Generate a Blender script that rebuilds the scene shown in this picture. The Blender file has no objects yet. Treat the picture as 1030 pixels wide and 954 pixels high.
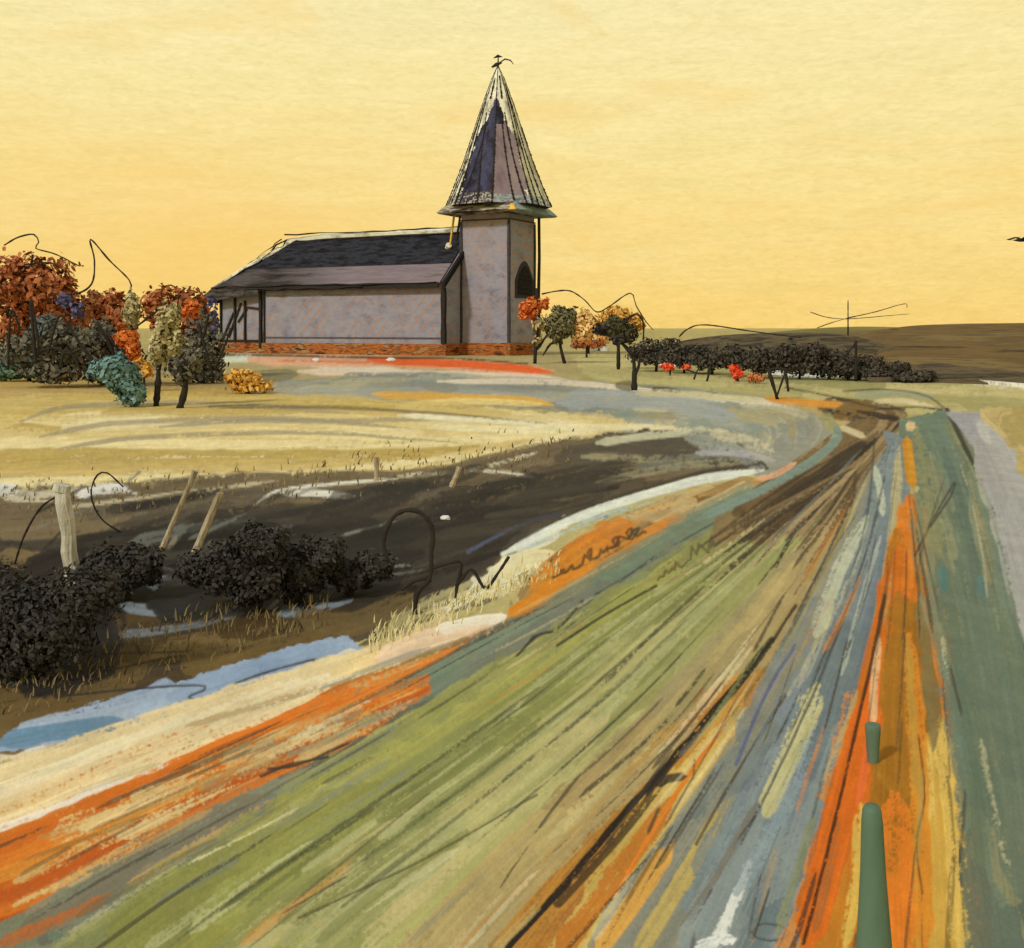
import bpy, bmesh, math, random
import numpy as np
from mathutils import Vector

random.seed(7)
RNG = np.random.default_rng(11)
SC = bpy.context.scene
COL = SC.collection
F = 1100.0            # focal length in photo pixels (1030 px wide photo)
CX, HY, H = 515.0, 330.0, 3.0
E = (0.97, 0.88, 0.82)      # light that reaches level ground per unit albedo (pigment calibration)

# ------------------------------------------------------------------ helpers
def s2l(c):
    c = np.asarray(c, dtype=float) / 255.0
    return np.where(c <= 0.04045, c / 12.92, ((c + 0.055) / 1.055) ** 2.4)

def pig(rgb, k=1.0):
    """pigment of a surface from the tone it has under this light"""
    l = s2l(rgb) * k / np.array(E)
    return tuple(np.clip(l, 0.004, 0.88)) + (1.0,)

def tag(o, label=None, cat=None, group=None, kind=None):
    if label: o['label'] = label
    if cat: o['category'] = cat
    if group: o['group'] = group
    if kind: o['kind'] = kind
    return o

def empty(name, loc=(0, 0, 0), rz=0.0):
    o = bpy.data.objects.new(name, None)
    COL.objects.link(o)
    o.location = loc
    o.rotation_euler = (0, 0, rz)
    o.empty_display_size = 0.3
    return o

def link(name, verts, faces, mat, parent=None, smooth=False, idx=None):
    me = bpy.data.meshes.new(name)
    me.from_pydata([tuple(v) for v in verts], [], faces)
    mats = mat if isinstance(mat, (list, tuple)) else [mat]
    for m in mats:
        me.materials.append(m)
    if idx is not None:
        me.polygons.foreach_set('material_index', idx)
    if smooth:
        me.polygons.foreach_set('use_smooth', [True] * len(me.polygons))
    me.update()
    o = bpy.data.objects.new(name, me)
    COL.objects.link(o)
    if parent is not None:
        o.parent = parent
    return o

class MB:
    """collects verts and faces for one mesh"""
    def __init__(s):
        s.v = []; s.f = []
    def add(s, v, f):
        b = len(s.v)
        s.v += [tuple(map(float, p)) for p in v]
        s.f += [tuple(i + b for i in q) for q in f]
        return s
    def box(s, x0, x1, y0, y1, z0, z1):
        v = [(x0, y0, z0), (x1, y0, z0), (x1, y1, z0), (x0, y1, z0), (x0, y0, z1), (x1, y0, z1), (x1, y1, z1), (x0, y1, z1)]
        return s.add(v, [(0, 3, 2, 1), (4, 5, 6, 7), (0, 1, 5, 4), (1, 2, 6, 5), (2, 3, 7, 6), (3, 0, 4, 7)])
    def rings(s, rings, caps=True):
        n = len(rings[0]); b = len(s.v)
        for r in rings:
            s.v += [tuple(map(float, p)) for p in r]
        for i in range(len(rings) - 1):
            for j in range(n):
                k = (j + 1) % n
                s.f.append((b + i * n + j, b + i * n + k, b + (i + 1) * n + k, b + (i + 1) * n + j))
        if caps:
            s.f.append(tuple(b + j for j in range(n))[::-1])
            s.f.append(tuple(b + (len(rings) - 1) * n + j for j in range(n)))
        return s
    def tube(s, pts, rad, n=6, wob=0.0):
        pts = [Vector(p) for p in pts]
        if not hasattr(rad, '__len__'):
            rad = [rad] * len(pts)
        rs = []
        ref = Vector((0.31, 0.87, 0.38))
        for i, p in enumerate(pts):
            d = (pts[min(i + 1, len(pts) - 1)] - pts[max(i - 1, 0)]).normalized()
            a = d.cross(ref)
            if a.length < 1e-3:
                a = d.cross(Vector((1, 0, 0)))
            a.normalize(); b = d.cross(a)
            r = rad[i] * (1 + wob * random.uniform(-1, 1))
            rs.append([p + a * (r * math.cos(2 * math.pi * k / n)) + b * (r * math.sin(2 * math.pi * k / n)) for k in range(n)])
        return s.rings(rs)
    def bar(s, p, q, w, d):
        """square bar from p to q"""
        p = Vector(p); q = Vector(q); t = (q - p).normalized()
        a = t.cross(Vector((0, 1, 0)))
        if a.length < 1e-3: a = t.cross(Vector((1, 0, 0)))
        a.normalize(); b = t.cross(a)
        r = lambda c: [c + a * w / 2 + b * d / 2, c - a * w / 2 + b * d / 2, c - a * w / 2 - b * d / 2, c + a * w / 2 - b * d / 2]
        return s.rings([r(p), r(q)])
    def build(s, name, mat, parent=None, smooth=False):
        return link(name, s.v, s.f, mat, parent, smooth)

def spline(pts, step=6.0):
    """Catmull-Rom through the points, resampled evenly; columns past the 2nd ride along"""
    P = np.asarray(pts, dtype=float)
    if len(P) < 3:
        n = max(2, int(np.hypot(*(P[-1, :2] - P[0, :2])) / step))
        t = np.linspace(0, 1, n + 1)[:, None]
        return P[0] * (1 - t) + P[-1] * t
    Q = np.vstack([2 * P[0] - P[1], P, 2 * P[-1] - P[-2]])
    out = []
    for i in range(1, len(Q) - 2):
        n = max(2, int(np.hypot(*(Q[i + 1, :2] - Q[i, :2])) / step))
        t = np.linspace(0, 1, n, endpoint=False)[:, None]
        a, b, c, d = Q[i - 1], Q[i], Q[i + 1], Q[i + 2]
        out.append(0.5 * (2 * b + (c - a) * t + (2 * a - 5 * b + 4 * c - d) * t ** 2 + (3 * b - a - 3 * c + d) * t ** 3))
    out.append(P[-1][None])
    return np.vstack(out)

# ------------------------------------------------------------------ materials
def newmat(name):
    m = bpy.data.materials.new(name)
    m.use_nodes = True
    nt = m.node_tree
    nt.nodes.clear()
    out = nt.nodes.new('ShaderNodeOutputMaterial')
    b = nt.nodes.new('ShaderNodeBsdfPrincipled')
    nt.links.new(b.outputs[0], out.inputs[0])
    b.inputs['Specular IOR Level'].default_value = 0.15
    b.inputs['Roughness'].default_value = 0.85
    return m, nt, b

def ramp(nt, fac, cols, lo=0.25, hi=0.75):
    r = nt.nodes.new('ShaderNodeValToRGB')
    e = r.color_ramp.elements
    n = len(cols)
    while len(e) < n:
        e.new(0.5)
    for i, c in enumerate(cols):
        e[i].position = lo + (hi - lo) * i / max(1, n - 1)
        e[i].color = c
    nt.links.new(fac, r.inputs[0])
    return r.outputs[0]

def noise(nt, scale, stretch=(1, 1, 1), detail=4, rough=0.6, rot=(0, 0, 0), coord='Object'):
    tc = nt.nodes.new('ShaderNodeTexCoord')
    mp = nt.nodes.new('ShaderNodeMapping')
    mp.inputs['Scale'].default_value = stretch
    mp.inputs['Rotation'].default_value = rot
    nt.links.new(tc.outputs[coord], mp.inputs[0])
    n = nt.nodes.new('ShaderNodeTexNoise')
    n.inputs['Scale'].default_value = scale
    n.inputs['Detail'].default_value = detail
    n.inputs['Roughness'].default_value = rough
    nt.links.new(mp.outputs[0], n.inputs[0])
    return n.outputs['Fac'], mp

def mix(nt, fac, a, b, mode='MIX'):
    m = nt.nodes.new('ShaderNodeMix')
    m.data_type = 'RGBA'; m.blend_type = mode
    for sock, v in ((m.inputs[0], fac), (m.inputs[6], a), (m.inputs[7], b)):
        if hasattr(v, 'links') or isinstance(v, bpy.types.NodeSocket):
            nt.links.new(v, sock)
        else:
            sock.default_value = v
    return m.outputs[2]

def bump(nt, b, h, strength=0.3, dist=0.05):
    n = nt.nodes.new('ShaderNodeBump')
    n.inputs['Strength'].default_value = strength
    n.inputs['Distance'].default_value = dist
    nt.links.new(h, n.inputs['Height'])
    nt.links.new(n.outputs[0], b.inputs['Normal'])

def brushed(name, cols, scale=1.2, stretch=(1, 1, 3), rot=(0, 0, 0), bmp=0.4, k=1.0, rough=0.85, lo=0.3, hi=0.7):
    """painted-looking surface: stretched noise through a ramp of pigments"""
    m, nt, b = newmat(name)
    f, _ = noise(nt, scale, stretch, 6, 0.65, rot)
    c = ramp(nt, f, [pig(x, k) for x in cols], lo, hi)
    nt.links.new(c, b.inputs['Base Color'])
    b.inputs['Roughness'].default_value = rough
    f2, _ = noise(nt, scale * 5, stretch, 3, 0.6, rot)
    bump(nt, b, f2, bmp, 0.06)
    return m

def hatched(name, cols, hatch, k=1.0, ang=0.9, sc=1.1, amt=0.5, axis='X'):
    """wall wash with thin diagonal hatching of a second pigment"""
    m, nt, b = newmat(name)
    f, _ = noise(nt, 0.5, (1, 1, 1.6), 6, 0.65)
    c = ramp(nt, f, [pig(x, k) for x in cols], 0.3, 0.7)
    tc = nt.nodes.new('ShaderNodeTexCoord')
    mp = nt.nodes.new('ShaderNodeMapping')
    mp.inputs['Rotation'].default_value = (0, ang, 0)
    nt.links.new(tc.outputs['Object'], mp.inputs[0])
    w = nt.nodes.new('ShaderNodeTexWave')
    w.bands_direction = 'X'
    w.inputs['Scale'].default_value = sc
    w.inputs['Distortion'].default_value = 2.2
    w.inputs['Detail'].default_value = 2.0
    w.inputs['Detail Scale'].default_value = 0.7
    nt.links.new(mp.outputs[0], w.inputs[0])
    f3, _ = noise(nt, 0.35, (1, 1, 1), 2, 0.5)
    line = ramp(nt, w.outputs['Fac'], [(0, 0, 0, 1), (1, 1, 1, 1)], 0.72, 0.95)
    gate = ramp(nt, f3, [(0, 0, 0, 1), (amt, amt, amt, 1)], 0.36, 0.55)
    mul = nt.nodes.new('ShaderNodeMath'); mul.operation = 'MULTIPLY'
    nt.links.new(line, mul.inputs[0]); nt.links.new(gate, mul.inputs[1])
    c = mix(nt, mul.outputs[0], c, pig(hatch, k))
    nt.links.new(c, b.inputs['Base Color'])
    f2, _ = noise(nt, 4.0, (1, 1, 1.5), 4, 0.6)
    bump(nt, b, f2, 0.35, 0.08)
    return m

def leafy(name, cols, k=1.15):
    """foliage: each leaf dab takes its own pigment, clumps drift lighter and darker"""
    m, nt, b = newmat(name)
    g = nt.nodes.new('ShaderNodeNewGeometry')
    f, _ = noise(nt, 0.9, (1, 1, 1), 3, 0.6)
    ad = nt.nodes.new('ShaderNodeMath'); ad.operation = 'MULTIPLY_ADD'
    nt.links.new(g.outputs['Random Per Island'], ad.inputs[0])
    ad.inputs[1].default_value = 0.55
    sb = nt.nodes.new('ShaderNodeMath'); sb.operation = 'MULTIPLY_ADD'
    nt.links.new(f, sb.inputs[0]); sb.inputs[1].default_value = 0.9; sb.inputs[2].default_value = -0.22
    nt.links.new(sb.outputs[0], ad.inputs[2])
    c = ramp(nt, ad.outputs[0], [pig(x, k) for x in cols], 0.15, 0.85)
    nt.links.new(c, b.inputs['Base Color'])
    b.inputs['Roughness'].default_value = 0.8
    return m

def plain(name, rgb, k=1.0, rough=0.8):
    r, g, b_ = rgb
    return brushed(name, [(r * .8, g * .8, b_ * .8), rgb, (min(255, r * 1.12), min(255, g * 1.12), min(255, b_ * 1.12))], 3.0, (1, 1, 1), bmp=0.25, k=k, rough=rough)

CHAR = plain('charcoal_wood', (46, 40, 36))

# ------------------------------------------------------------------ the paint layer of the land
U0, U1, V0, V1 = -420, 1450, 330, 1120
CW, CH = U1 - U0, V1 - V0
CAN = np.zeros((CH, CW, 3), np.float32)
HGT = np.zeros((CH, CW), np.float32)
ZON = np.zeros((CH, CW), np.uint8)
TAB = np.random.default_rng(5).random((256, 256)).astype(np.float32)

def vn(x, y, seed=0):
    x = np.asarray(x, np.float32) + seed * 37.17; y = np.asarray(y, np.float32) + seed * 91.7
    xi = np.floor(x).astype(np.int64); yi = np.floor(y).astype(np.int64)
    fx = x - xi; fy = y - yi
    fx = fx * fx * (3 - 2 * fx); fy = fy * fy * (3 - 2 * fy)
    a = TAB[xi & 255, yi & 255]; b = TAB[(xi + 1) & 255, yi & 255]
    c = TAB[xi & 255, (yi + 1) & 255]; d = TAB[(xi + 1) & 255, (yi + 1) & 255]
    return (a * (1 - fx) + b * fx) * (1 - fy) + (c * (1 - fx) + d * fx) * fy

GY, GX = np.mgrid[0:CH, 0:CW].astype(np.float32)
GRAIN = 0.4 * vn(GX / 1.3, GY / 1.3, 6) + 0.35 * vn(GX / 2.3, GY / 2.1, 1) + 0.25 * vn(GX / 4.6, GY / 3.7, 2)
WARP1 = vn(GX / 22, GY / 9, 3) - 0.5
WARP2 = vn(GX / 6, GY / 4, 4) - 0.5

def lin3(c):
    return s2l(c).astype(np.float32)

def inside(poly, x, y):
    r = np.zeros(x.shape, bool)
    n = len(poly)
    for i in range(n):
        x0, y0 = poly[i]; x1, y1 = poly[(i + 1) % n]
        if y0 == y1: continue
        c = ((y0 > y) != (y1 > y)) & (x < (x1 - x0) * (y - y0) / (y1 - y0) + x0)
        r ^= c
    return r

def fill(poly, col, zone=None, rough=1.0):
    P = np.array(poly, float)
    x0 = int(max(0, P[:, 0].min() - U0 - 20)); x1 = int(min(CW, P[:, 0].max() - U0 + 20))
    y0 = int(max(0, P[:, 1].min() - V0 - 15)); y1 = int(min(CH, P[:, 1].max() - V0 + 15))
    sl = (slice(y0, y1), slice(x0, x1))
    m = inside(poly, GX[sl] + U0 + rough * (WARP1[sl] * 14 + WARP2[sl] * 5), GY[sl] + V0 + rough * (WARP2[sl] * 5 + WARP1[sl] * 4))
    var = 1 + 0.14 * (vn(GX[sl] / 30, GY[sl] / 5, 9) - 0.5)
    CAN[sl] = np.where(m[..., None], lin3(col) * var[..., None], CAN[sl])
    if zone is not None:
        ZON[sl] = np.where(m, zone, ZON[sl])

SEED = [0]
def stroke(pts, w, col, op=0.95, dry=0.35, taper=(0.08, 0.12), jit=0.16, edge=0.3, relief=1.0, step=7.0):
    """one loaded brush drag: bristle streaks, ragged dry end. pts rows: u, v[, width factor]"""
    SEED[0] += 1; sd = SEED[0] % 61
    P = np.asarray(pts, float)
    if P.shape[1] == 2:
        P = np.hstack([P, np.ones((len(P), 1))])
    S = spline(P, step)
    seg = np.hypot(*(S[1:, :2] - S[:-1, :2]).T)
    L = np.concatenate([[0], np.cumsum(seg)]); tot = max(L[-1], 1e-3)
    m = int(w * S[:, 2].max() * 0.7) + 4
    bx0 = int(max(0, S[:, 0].min() - U0 - m)); bx1 = int(min(CW, S[:, 0].max() - U0 + m + 1))
    by0 = int(max(0, S[:, 1].min() - V0 - m)); by1 = int(min(CH, S[:, 1].max() - V0 + m + 1))
    if bx1 - bx0 < 2 or by1 - by0 < 2: return
    hh, ww = by1 - by0, bx1 - bx0
    best = np.full((hh, ww), 1e9, np.float32); D = np.zeros((hh, ww), np.float32)
    T = np.zeros((hh, ww), np.float32); Wd = np.ones((hh, ww), np.float32)
    for i in range(len(S) - 1):
        ax, ay = S[i, 0] - U0, S[i, 1] - V0; cx, cy = S[i + 1, 0] - U0, S[i + 1, 1] - V0
        x0 = int(max(bx0, min(ax, cx) - m)); x1 = int(min(bx1, max(ax, cx) + m + 1))
        y0 = int(max(by0, min(ay, cy) - m)); y1 = int(min(by1, max(ay, cy) + m + 1))
        if x1 <= x0 or y1 <= y0 or seg[i] < 1e-6: continue
        X = GX[y0:y1, x0:x1] - ax; Y = GY[y0:y1, x0:x1] - ay
        dx, dy = (cx - ax) / seg[i], (cy - ay) / seg[i]
        t = X * dx + Y * dy
        tc = np.clip(t, 0, seg[i])
        d = np.hypot(X - tc * dx, Y - tc * dy)
        if i == 0: d = np.where(t < 0, d + 0.6 * (-t), d)
        q = (slice(y0 - by0, y1 - by0), slice(x0 - bx0, x1 - bx0))
        b = d < best[q]
        best[q] = np.where(b, d, best[q])
        D[q] = np.where(b, (Y * dx - X * dy), D[q])
        T[q] = np.where(b, L[i] + tc, T[q])
        Wd[q] = np.where(b, S[i, 2] + (S[i + 1, 2] - S[i, 2]) * tc / seg[i], Wd[q])
    tt = T / tot
    hw = w * Wd * 0.5
    if taper[0] > 0: hw = hw * np.clip(tt / taper[0], 0.25, 1) ** 0.6
    if taper[1] > 0: hw = hw * np.clip((1 - tt) / taper[1], 0.12, 1) ** 0.6
    en = vn(T / 18, np.sign(D) * 3 + 9, sd) - 0.5
    hw = hw * (1 + edge * en)
    sl = (slice(by0, by1), slice(bx0, bx1))
    g = GRAIN[sl]
    br = 0.55 * vn(T / 45, D / 1.7, sd) + 0.45 * vn(T / 90 + 5, D / 4.2, sd + 3)
    a = np.clip((hw - best) / 1.3 + 0.5, 0, 1)
    if dry > 0:
        thr = 0.22 * min(1.0, dry / 0.3) + 0.42 * dry * (0.35 + 0.75 * tt + 0.6 * np.clip(best / np.maximum(hw, 0.5), 0, 1) ** 3)
        a = a * np.clip(((0.5 * br + 0.5 * g) - thr) / 0.11 + 0.3, 0, 1)
    a = a * op
    c = lin3(col) * (1 + jit * 2 * (br - 0.5))[..., None]
    CAN[sl] = CAN[sl] * (1 - a[..., None]) + np.clip(c, 0, 1) * a[..., None]
    HGT[sl] = HGT[sl] * (1 - 0.6 * a) + a * relief * (br * 0.9 - 0.15)

def chalk(pts, w=2.0, col=(44, 38, 34), op=0.85, dry=0.5, **k):
    far = np.mean([p[1] for p in pts]) < 430
    stroke(pts, w * (.8 if far else 1.25), col, min(1, op * 1.1), dry * (1.0 if far else .62), taper=(0, 0), jit=0.05, edge=0.5, relief=0.3, step=4.0, **k)

def scrawl(x0, y0, x1, y1, amp=6, n=9, w=1.6, col=(52, 48, 44), op=0.7):
    """illegible pencil-like wriggle"""
    p = []; t = 0.0
    while t < 1:
        t += random.uniform(.3, 1.5) / (n * 2)
        a = amp * random.uniform(-.2, 1.5)
        bx, by = x0 + (x1 - x0) * t, y0 + (y1 - y0) * t
        p += [(bx - 1, by + random.uniform(-1, 2)), (bx + random.uniform(-1, 3), by - a)]
        if random.random() < .3: p += [(bx - amp * .4, by - a * .6), (bx + 1, by)]
    chalk(p, w, col, op, 0.35)

def persp(v):
    return max(0.05, (v - HY) / 420.0)

def flow(A, B, cols, n, w, ln=(0.15, 0.5), dry=(0.2, 0.55), op=(0.6, 0.95), s=(0, 1), t=(0, 1), jc=8, fine=1):
    """many brush drags that follow the strip between two guide lines"""
    a = spline(A, 10); b = spline(B, 10)
    ra = np.linspace(0, 1, 40)
    la = np.linspace(0, 1, len(a)); lb = np.linspace(0, 1, len(b))
    a = np.stack([np.interp(ra, la, a[:, k]) for k in (0, 1)], 1); b = np.stack([np.interp(ra, lb, b[:, k]) for k in (0, 1)], 1)
    for _ in range(n):
        q = random.uniform(*s); l = random.uniform(*ln)
        t0 = random.uniform(t[0], max(t[0], t[1] - l)); t1 = min(t[1], t0 + l)
        dq = random.uniform(-0.05, 0.05)
        tt = np.linspace(t0, t1, 7)
        pts = []
        for i, x in enumerate(tt):
            qq = min(1.0, max(0.0, q + dq * i / 6))
            ua = np.array([np.interp(x, ra, a[:, 0]), np.interp(x, ra, a[:, 1])]); ub = np.array([np.interp(x, ra, b[:, 0]), np.interp(x, ra, b[:, 1])])
            p = ua * (1 - qq) + ub * qq
            pts.append((p[0], p[1], 0.25 + persp(p[1])))
        if random.random() < 0.5: pts = pts[::-1]
        c = random.choice(cols); j = random.uniform(-jc, jc)
        stroke(pts, w * random.uniform(0.5, 1.4), tuple(min(250, max(5, x + j)) for x in c), random.uniform(*op), random.uniform(*dry))
        for _k in range(fine):
            q = random.uniform(*s); t0 = random.uniform(t[0], max(t[0], t[1] - .1)); t1 = min(t[1], t0 + random.uniform(.05, .3))
            pts = []
            for x in np.linspace(t0, t1, 6):
                p = np.array([np.interp(x, ra, a[:, 0]), np.interp(x, ra, a[:, 1])]) * (1 - q) + np.array([np.interp(x, ra, b[:, 0]), np.interp(x, ra, b[:, 1])]) * q
                pts.append((p[0], p[1], 0.45 + 0.7 * persp(p[1])))
            if random.random() < .4: continue
            c = random.choice(cols); j = random.choice((-20, -14, -8, 8, 11, 15))
            stroke(pts, random.uniform(1.4, 4.5), tuple(min(246, max(12, x + j)) for x in c), random.uniform(.3, .65), random.uniform(.4, .7), jit=.1)

# zone numbers
Z = dict(meadow=0, far_meadow=1, churchyard=2, wheat_field=3, ditch=4, stream=5, path=6, stubble_strip=7,
         grass_verge=8, green_field=9, furrow_strip=10, road=11, clay_strip=12, teal_verge=13, side_road=14, back_stream=15)

def paint_land():
    global CAN
    CAN[:] = lin3((188, 170, 108))
    # --- far ground
    fill([(-420, 330), (1450, 330), (1450, 470), (-420, 470)], (176, 156, 92), Z['far_meadow'])
    fill([(540, 345), (700, 352), (960, 380), (1450, 380), (1450, 420), (900, 412), (640, 400), (540, 380)], (172, 156, 98), Z['far_meadow'])
    flow([(545, 352), (700, 366), (900, 384), (1100, 388)], [(560, 382), (700, 396), (880, 408), (1100, 420)],
         [(158, 146, 88), (184, 168, 106), (190, 172, 112), (148, 138, 84)], 60, 34, (0.12, 0.4))
    # churchyard
    fill([(-420, 345), (560, 345), (590, 384), (440, 392), (140, 398), (-420, 402)], (170, 150, 98), Z['churchyard'])
    flow([(-100, 388), (60, 380), (160, 386), (260, 392)], [(-100, 402), (60, 398), (170, 402), (280, 400)], [(190, 150, 84), (206, 178, 120), (186, 138, 74), (150, 128, 78)], 40, 50, (0.2, 0.5))
    stroke([(212, 360), (260, 361), (330, 366), (400, 372)], 9, (206, 204, 176), .95, .15)
    stroke([(232, 386), (262, 380), (300, 376)], 11, (128, 118, 88), .9, .2)
    stroke([(250, 362), (340, 363), (450, 366), (556, 374)], 12, (226, 160, 132), .95, .25)
    stroke([(300, 374), (400, 375), (520, 379), (580, 384)], 7, (226, 196, 170), .9, .25)
    stroke([(370, 362), (450, 366), (510, 370), (556, 375)], 8, (232, 90, 34), .96, .2)
    stroke([(280, 363), (340, 364), (420, 368)], 4, (216, 104, 74), .8, .4)
    chalk([(215, 357), (300, 358), (380, 360), (460, 361), (530, 366)], 3, (70, 44, 34), .85, .35)
    # back stream, a blue-grey bend
    fill([(250, 384), (420, 380), (560, 388), (700, 395), (790, 404), (835, 420), (838, 440), (800, 462), (770, 480), (690, 462), (560, 442), (640, 428), (560, 412), (420, 404), (250, 398)], (132, 132, 122), Z['back_stream'])
    flow([(250, 386), (430, 383), (570, 390), (720, 398), (830, 420), (820, 450)], [(250, 398), (430, 398), (590, 412), (700, 426), (770, 436), (775, 455)],
         [(124, 126, 118), (142, 144, 138), (114, 122, 118), (156, 144, 114), (130, 132, 122), (176, 164, 128)], 90, 34, (0.12, 0.4), fine=3)
    flow([(600, 400), (720, 405), (800, 420), (800, 440)], [(600, 424), (700, 432), (750, 442), (740, 462)], [(112, 126, 120), (190, 176, 138), (150, 152, 144), (150, 136, 98)], 40, 26, (.1, .4), (.35, .6), fine=2)
    stroke([(440, 384), (560, 385), (660, 394), (800, 407)], 6, (220, 200, 172), .9, .3)
    stroke([(590, 396), (680, 399), (790, 410)], 5, (208, 204, 190), .8, .4)
    stroke([(560, 404), (640, 402), (700, 410), (740, 420)], 18, (142, 148, 152), .85, .35)
    stroke([(375, 397), (450, 400), (520, 403), (556, 408)], 9, (220, 156, 48), .95, .2)
    stroke([(400, 408), (470, 404), (545, 407)], 6, (232, 200, 116), .9, .3)
    # wheat
    fill([(-420, 404), (0, 402), (150, 400), (330, 404), (470, 410), (600, 418), (648, 428), (560, 448), (450, 476), (290, 482), (120, 492), (-420, 500)], (220, 196, 134), Z['wheat_field'])
    flow([(-120, 410), (60, 406), (200, 404), (420, 410), (640, 426)], [(-120, 492), (60, 488), (220, 482), (400, 474), (600, 432)],
         [(228, 204, 144), (214, 186, 118), (200, 168, 88), (232, 212, 158), (190, 158, 84)], 95, 44, (0.2, 0.6))
    stroke([(-60, 466), (60, 462), (200, 458), (360, 456), (480, 448)], 22, (188, 156, 80), .95, .25)
    stroke([(-60, 478), (80, 474), (230, 470), (380, 464)], 12, (198, 166, 94), .9, .3)
    stroke([(-60, 446), (80, 446), (240, 448), (420, 446), (560, 438)], 10, (234, 210, 150), .9, .25)
    for a, b, c, d in ((20, 425, 90, 408), (40, 440, 160, 424), (60, 452, 200, 438), (160, 430, 330, 424)):
        stroke([(a, b), ((a + c) / 2 - 5, (b + d) / 2 - 3), (c, d), (c + 130, d - 2), (c + 260, d + 8)], 5, (158, 142, 112), .8, .35)
    stroke([(210, 410), (330, 410), (430, 416), (560, 428)], 4, (110, 92, 60), .75, .4)
    stroke([(400, 418), (500, 424), (600, 430)], 5, (236, 222, 182), .9, .3)
    stroke([(430, 430), (520, 432), (620, 430), (690, 432)], 7, (228, 210, 160), .9, .3)
    # ditch: dark banks
    fill([(-420, 505), (0, 494), (120, 492), (290, 484), (430, 478), (545, 448), (640, 434), (740, 436), (770, 470), (690, 486), (590, 512), (520, 548), (460, 598), (360, 648), (230, 706), (100, 740), (-60, 770), (-420, 830)], (88, 74, 56), Z['ditch'])
    flow([(-150, 510), (60, 500), (260, 488), (430, 484), (560, 452), (700, 446)], [(-150, 560), (60, 556), (260, 530), (420, 528), (560, 502), (740, 470)],
         [(108, 90, 64), (84, 70, 52), (124, 104, 76), (58, 51, 44), (96, 84, 68)], 100, 34, (0.2, 0.55), (.3, .55), fine=3)
    flow([(-150, 560), (60, 556), (260, 530), (420, 528), (560, 502)], [(-150, 700), (60, 640), (240, 620), (400, 590), (520, 540)],
         [(44, 40, 36), (54, 46, 38), (38, 34, 32), (66, 58, 50)], 90, 42, (0.15, 0.5))
    flow([(-150, 690), (60, 640), (240, 622), (400, 600)], [(-150, 760), (30, 742), (200, 700), (360, 640)],
         [(104, 78, 44), (84, 64, 40), (118, 92, 54), (70, 56, 40)], 60, 40, (0.2, 0.55))
    # grey slips of standing water and pale dead grass
    stroke([(130, 548), (190, 534), (260, 528), (330, 526)], 15, (108, 108, 100), .7, .6)
    stroke([(120, 610), (160, 615), (205, 605), (250, 600)], 12, (128, 134, 140), .9, .35)
    stroke([(128, 572), (160, 566), (182, 572)], 14, (118, 120, 122), .85, .5)
    stroke([(150, 590), (168, 584), (184, 580)], 12, (124, 128, 132), .8, .5)
    stroke([(110, 640), (180, 632), (260, 612), (330, 600)], 8, (122, 126, 130), .8, .45)
    stroke([(355, 596), (340, 604), (280, 618)], 14, (138, 146, 152), .9, .3)
    stroke([(300, 620), (350, 628), (420, 600)], 24, (112, 88, 54), .85, .3)
    stroke([(300, 590), (340, 570), (400, 562)], 9, (140, 132, 122), .7, .45)
    stroke([(230, 566), (265, 556), (300, 552)], 4, (206, 200, 186), .85, .35)
    stroke([(0, 498), (40, 500), (90, 496)], 12, (202, 188, 158), .8, .45)
    stroke([(-6, 492), (18, 494)], 12, (212, 206, 196), .9, .4)
    stroke([(78, 499), (105, 492), (128, 492)], 9, (220, 214, 206), .9, .4)
    stroke([(100, 496), (124, 494), (146, 500)], 6, (214, 206, 194), .85, .5)
    stroke([(60, 512), (160, 500), (280, 484)], 4, (206, 186, 150), .7, .5)
    stroke([(282, 496), (320, 497), (358, 501)], 7, (224, 216, 198), .92, .3)
    stroke([(258, 508), (275, 496), (310, 490), (400, 482)], 3, (232, 222, 200), .9, .3)
    stroke([(400, 480), (470, 474), (540, 456)], 5, (220, 204, 168), .8, .4)
    stroke([(470, 474), (510, 476), (540, 482)], 3, (228, 214, 184), .9, .3)
    stroke([(0, 560), (40, 566), (80, 560)], 20, (128, 102, 66), .75, .45)
    flow([(0, 590), (40, 570), (90, 560)], [(0, 690), (60, 680), (120, 650)], [(36, 32, 30), (46, 40, 36)], 30, 44, (0.4, 0.9), (0.1, .3))
    flow([(150, 560), (240, 540), (330, 536), (430, 530)], [(150, 612), (250, 606), (340, 590), (440, 570)], [(38, 35, 32), (46, 42, 37), (58, 52, 45)], 46, 40, (0.25, 0.6), (.15, .45))
    for k_ in range(26):
        u_ = random.uniform(0, 420); v_ = random.uniform(500, 640) - u_ * .09
        stroke([(u_, v_), (u_ + random.uniform(15, 60), v_ - random.uniform(2, 26))], random.uniform(2, 5), random.choice([(128, 122, 110), (36, 32, 30), (150, 138, 116), (40, 36, 32), (108, 104, 96)]), .75, .55)
    for a_, b_ in (((200, 472), (170, 540)), ((178, 540), (150, 578)), ((222, 496), (204, 524)), ((214, 545), (196, 566))):
        stroke([a_, ((a_[0] + b_[0]) / 2, (a_[1] + b_[1]) / 2), b_], 6, (142, 126, 102), .7, .55)
    stroke([(560, 462), (640, 452), (720, 446)], 24, (84, 74, 62), .9, .3)
    stroke([(600, 446), (660, 438), (720, 432)], 8, (204, 196, 160), .8, .4)
    stroke([(585, 460), (660, 462), (745, 458)], 8, (160, 146, 110), .8, .4)
    stroke([(700, 444), (735, 452), (768, 470)], 16, (140, 140, 130), .8, .4)
    stroke([(690, 440), (730, 446), (776, 462)], 16, (150, 148, 132), .8, .5)
    stroke([(716, 436), (756, 446), (780, 458)], 12, (196, 182, 148), .8, .5)
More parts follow.
